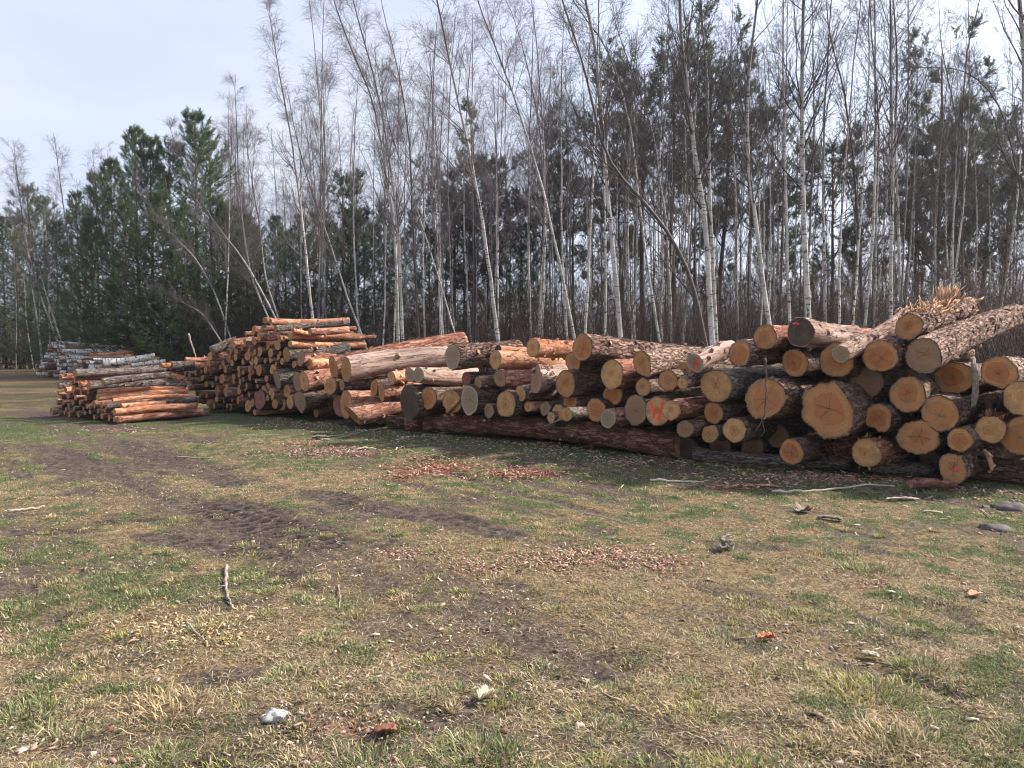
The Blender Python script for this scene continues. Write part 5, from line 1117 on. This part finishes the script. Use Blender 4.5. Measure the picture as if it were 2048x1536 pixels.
def stone(px, py, r, label, seed, mat='stone', name='stone', sz=.5, cat='stone', amp=.35):
    bm_v = []; nu, nv = 20, 12; q = ground(px, py); z0 = float(hz(q[:1], q[1:2])[0])
    th = np.linspace(0, np.pi, nv); ph = np.arange(nu)*2*np.pi/nu; TH_, PH_ = np.meshgrid(th, ph, indexing='ij'); D = np.stack([np.sin(TH_)*np.cos(PH_), np.sin(TH_)*np.sin(PH_), np.cos(TH_)], -1)
    n = fbm(D*2.2+seed*3.1, seed, 4); V = D*r*(1-amp+2*amp*n)[..., None]; V[..., 2] *= sz; V[..., 0] *= 1.3
    i = np.arange(nv-1)[:, None]*nu; j = np.arange(nu)[None]; j2 = (j+1) % nu; Q = np.stack([i+j, i+nu+j, i+nu+j2, i+j2], -1).reshape(-1, 4)
    o = link(name, mesh(name, V.reshape(-1, 3), [Q], [M[mat]]), loc=(q[0], q[1], z0+r*sz*(.1 if mat == 'plastic' else -.25))); tag(o, label, cat)
stone(1990, 1050, .10, 'flat grey stone in the grass near the right edge', 1)
stone(2022, 1012, .12, 'larger grey stone at the right edge', 2)
stone(1965, 1008, .05, 'small stone left of the larger grey one', 3)
stone(551, 1424, .042, 'crumpled scrap of clear plastic in the dry grass', 4, 'plastic', 'plastic_scrap', .55, 'plastic scrap', 1.0)
# root and bark debris hanging in the shade beside the ragged red log
g = Geo(); rr = np.random.RandomState(88); n = 160; c0 = at(1690, 893, 9.1)
p0 = c0+rr.normal(0, 1, (n, 3))*np.array([.16, .15, .09]); dd = unit(rr.normal(0, 1, (n, 3))*np.array([1, .6, 1])+np.array([-.2, -.2, -.5])); ln = rr.uniform(.05, .24, n)
P_ = p0[:, None]+dd[:, None]*np.linspace(0, 1, 4)[None, :, None]*ln[:, None, None]+rr.normal(0, .012, (n, 4, 3)); P_[..., 2] = np.maximum(P_[..., 2], .01); V, Q, T = tubes(P_-c0, np.tile(np.array([.012, .010, .007, .003]), (n, 1))*rr.uniform(.3, 1.3, (n, 1)), 4); g.add(V, Q, T)
o = link('bark_debris', g.build('bark_debris', [M['slab']]), loc=c0); tag(o, 'tangle of torn bark and rootlets beside the ragged red-barked log', 'bark debris')
# ================= light, sky, camera =================
sc = bpy.context.scene
SUN_EL, SUN_AZ = math.radians(37), math.radians(74)      # azimuth from +Y towards +X
w = bpy.data.worlds.new('World'); sc.world = w; w.use_nodes = True; nt = w.node_tree; nt.nodes.clear()
def wn(t, **k):
    n = nt.nodes.new('ShaderNode'+t)
    for a, b in k.items(): setattr(n, a, b)
    return n
sky = wn('TexSky', sky_type='NISHITA', sun_disc=False, sun_elevation=SUN_EL, sun_rotation=SUN_AZ, altitude=100, air_density=1.2, dust_density=2.5)
tcw = wn('TexCoord'); mp = wn('Mapping'); mp.inputs['Scale'].default_value = (1, 1, 2.6); nt.links.new(tcw.outputs['Generated'], mp.inputs[0])
nz = wn('TexNoise'); nz.inputs['Scale'].default_value = 1.7; nz.inputs['Detail'].default_value = 5; nz.inputs['Roughness'].default_value = .5; nt.links.new(mp.outputs[0], nz.inputs['Vector'])
rp = wn('ValToRGB'); e = rp.color_ramp.elements; e[0].position = .35; e[0].color = (.60, .69, .96, 1); e[1].position = .68; e[1].color = (.84, .88, 1.0, 1); nt.links.new(nz.outputs[0], rp.inputs[0])
# the thin cloud is brighter towards the sun
sd = wn('VectorMath', operation='DOT_PRODUCT'); nt.links.new(tcw.outputs['Generated'], sd.inputs[0]); sd.inputs[1].default_value = (math.sin(SUN_AZ)*math.cos(SUN_EL), math.cos(SUN_AZ)*math.cos(SUN_EL), math.sin(SUN_EL))
mr = wn('MapRange'); nt.links.new(sd.outputs['Value'], mr.inputs[0]); mr.inputs[1].default_value = .35; mr.inputs[2].default_value = 1.0; mr.inputs[3].default_value = SKYV[0]; mr.inputs[4].default_value = SKYV[1]
mu = wn('VectorMath', operation='SCALE'); nt.links.new(rp.outputs[0], mu.inputs[0]); nt.links.new(mr.outputs[0], mu.inputs['Scale'])
mx = wn('Mix', data_type='RGBA'); mx.inputs[0].default_value = .8; nt.links.new(sky.outputs[0], mx.inputs[6]); nt.links.new(mu.outputs[0], mx.inputs[7])
bg = wn('Background'); bg.inputs[1].default_value = .1; nt.links.new(mx.outputs[2], bg.inputs[0]); ow = wn('OutputWorld'); nt.links.new(bg.outputs[0], ow.inputs[0])
ld = bpy.data.lights.new('sun', 'SUN'); ld.energy = SUNE; ld.angle = math.radians(4.5); ld.color = (1, .93, .83); lo = bpy.data.objects.new('sun', ld); C.objects.link(lo)
dv = Vector((math.sin(SUN_AZ)*math.cos(SUN_EL), math.cos(SUN_AZ)*math.cos(SUN_EL), math.sin(SUN_EL))); lo.rotation_euler = dv.to_track_quat('Z', 'Y').to_euler(); lo.location = (20, 20, 30)
cd = bpy.data.cameras.new('camera'); cd.sensor_width = 36; cd.lens = 36*F/2048; cd.clip_end = 3000; cd.clip_start = .05
co = bpy.data.objects.new('camera', cd); C.objects.link(co); co.location = (0, 0, CAMH); co.rotation_euler = (math.radians(90)-PITCH, 0, 0); sc.camera = co
sc.view_settings.view_transform = 'Standard'; sc.view_settings.look = 'None'; sc.view_settings.exposure = EXPO; sc.view_settings.gamma = 1
sc.render.engine = 'CYCLES'; sc.cycles.max_bounces = 5; sc.cycles.diffuse_bounces = 3; sc.cycles.transparent_max_bounces = 4

if HAZE > 0:
    vx = np.array([[x, y, z] for x in (-940, 940) for y in (-40, 940) for z in (-1.2, 22)], float)
    hm = bpy.data.materials.new('haze'); hm.use_nodes = True; t_ = hm.node_tree; t_.nodes.clear(); oo = t_.nodes.new('ShaderNodeOutputMaterial'); pv = t_.nodes.new('ShaderNodeVolumePrincipled')
    pv.inputs['Color'].default_value = (.86, .90, 1, 1); pv.inputs['Density'].default_value = HAZE; pv.inputs['Anisotropy'].default_value = .3; t_.links.new(pv.outputs[0], oo.inputs['Volume'])
    ho = link('haze', mesh('haze', vx, [[[0, 1, 3, 2], [4, 6, 7, 5], [0, 4, 5, 1], [2, 3, 7, 6], [0, 2, 6, 4], [1, 5, 7, 3]]], [hm])); tag(ho, 'thin pale haze in the air over the clearing and wood', 'haze', kind='stuff')

sc.cycles.pixel_filter_type = 'BLACKMAN_HARRIS'; sc.cycles.filter_width = 1.15
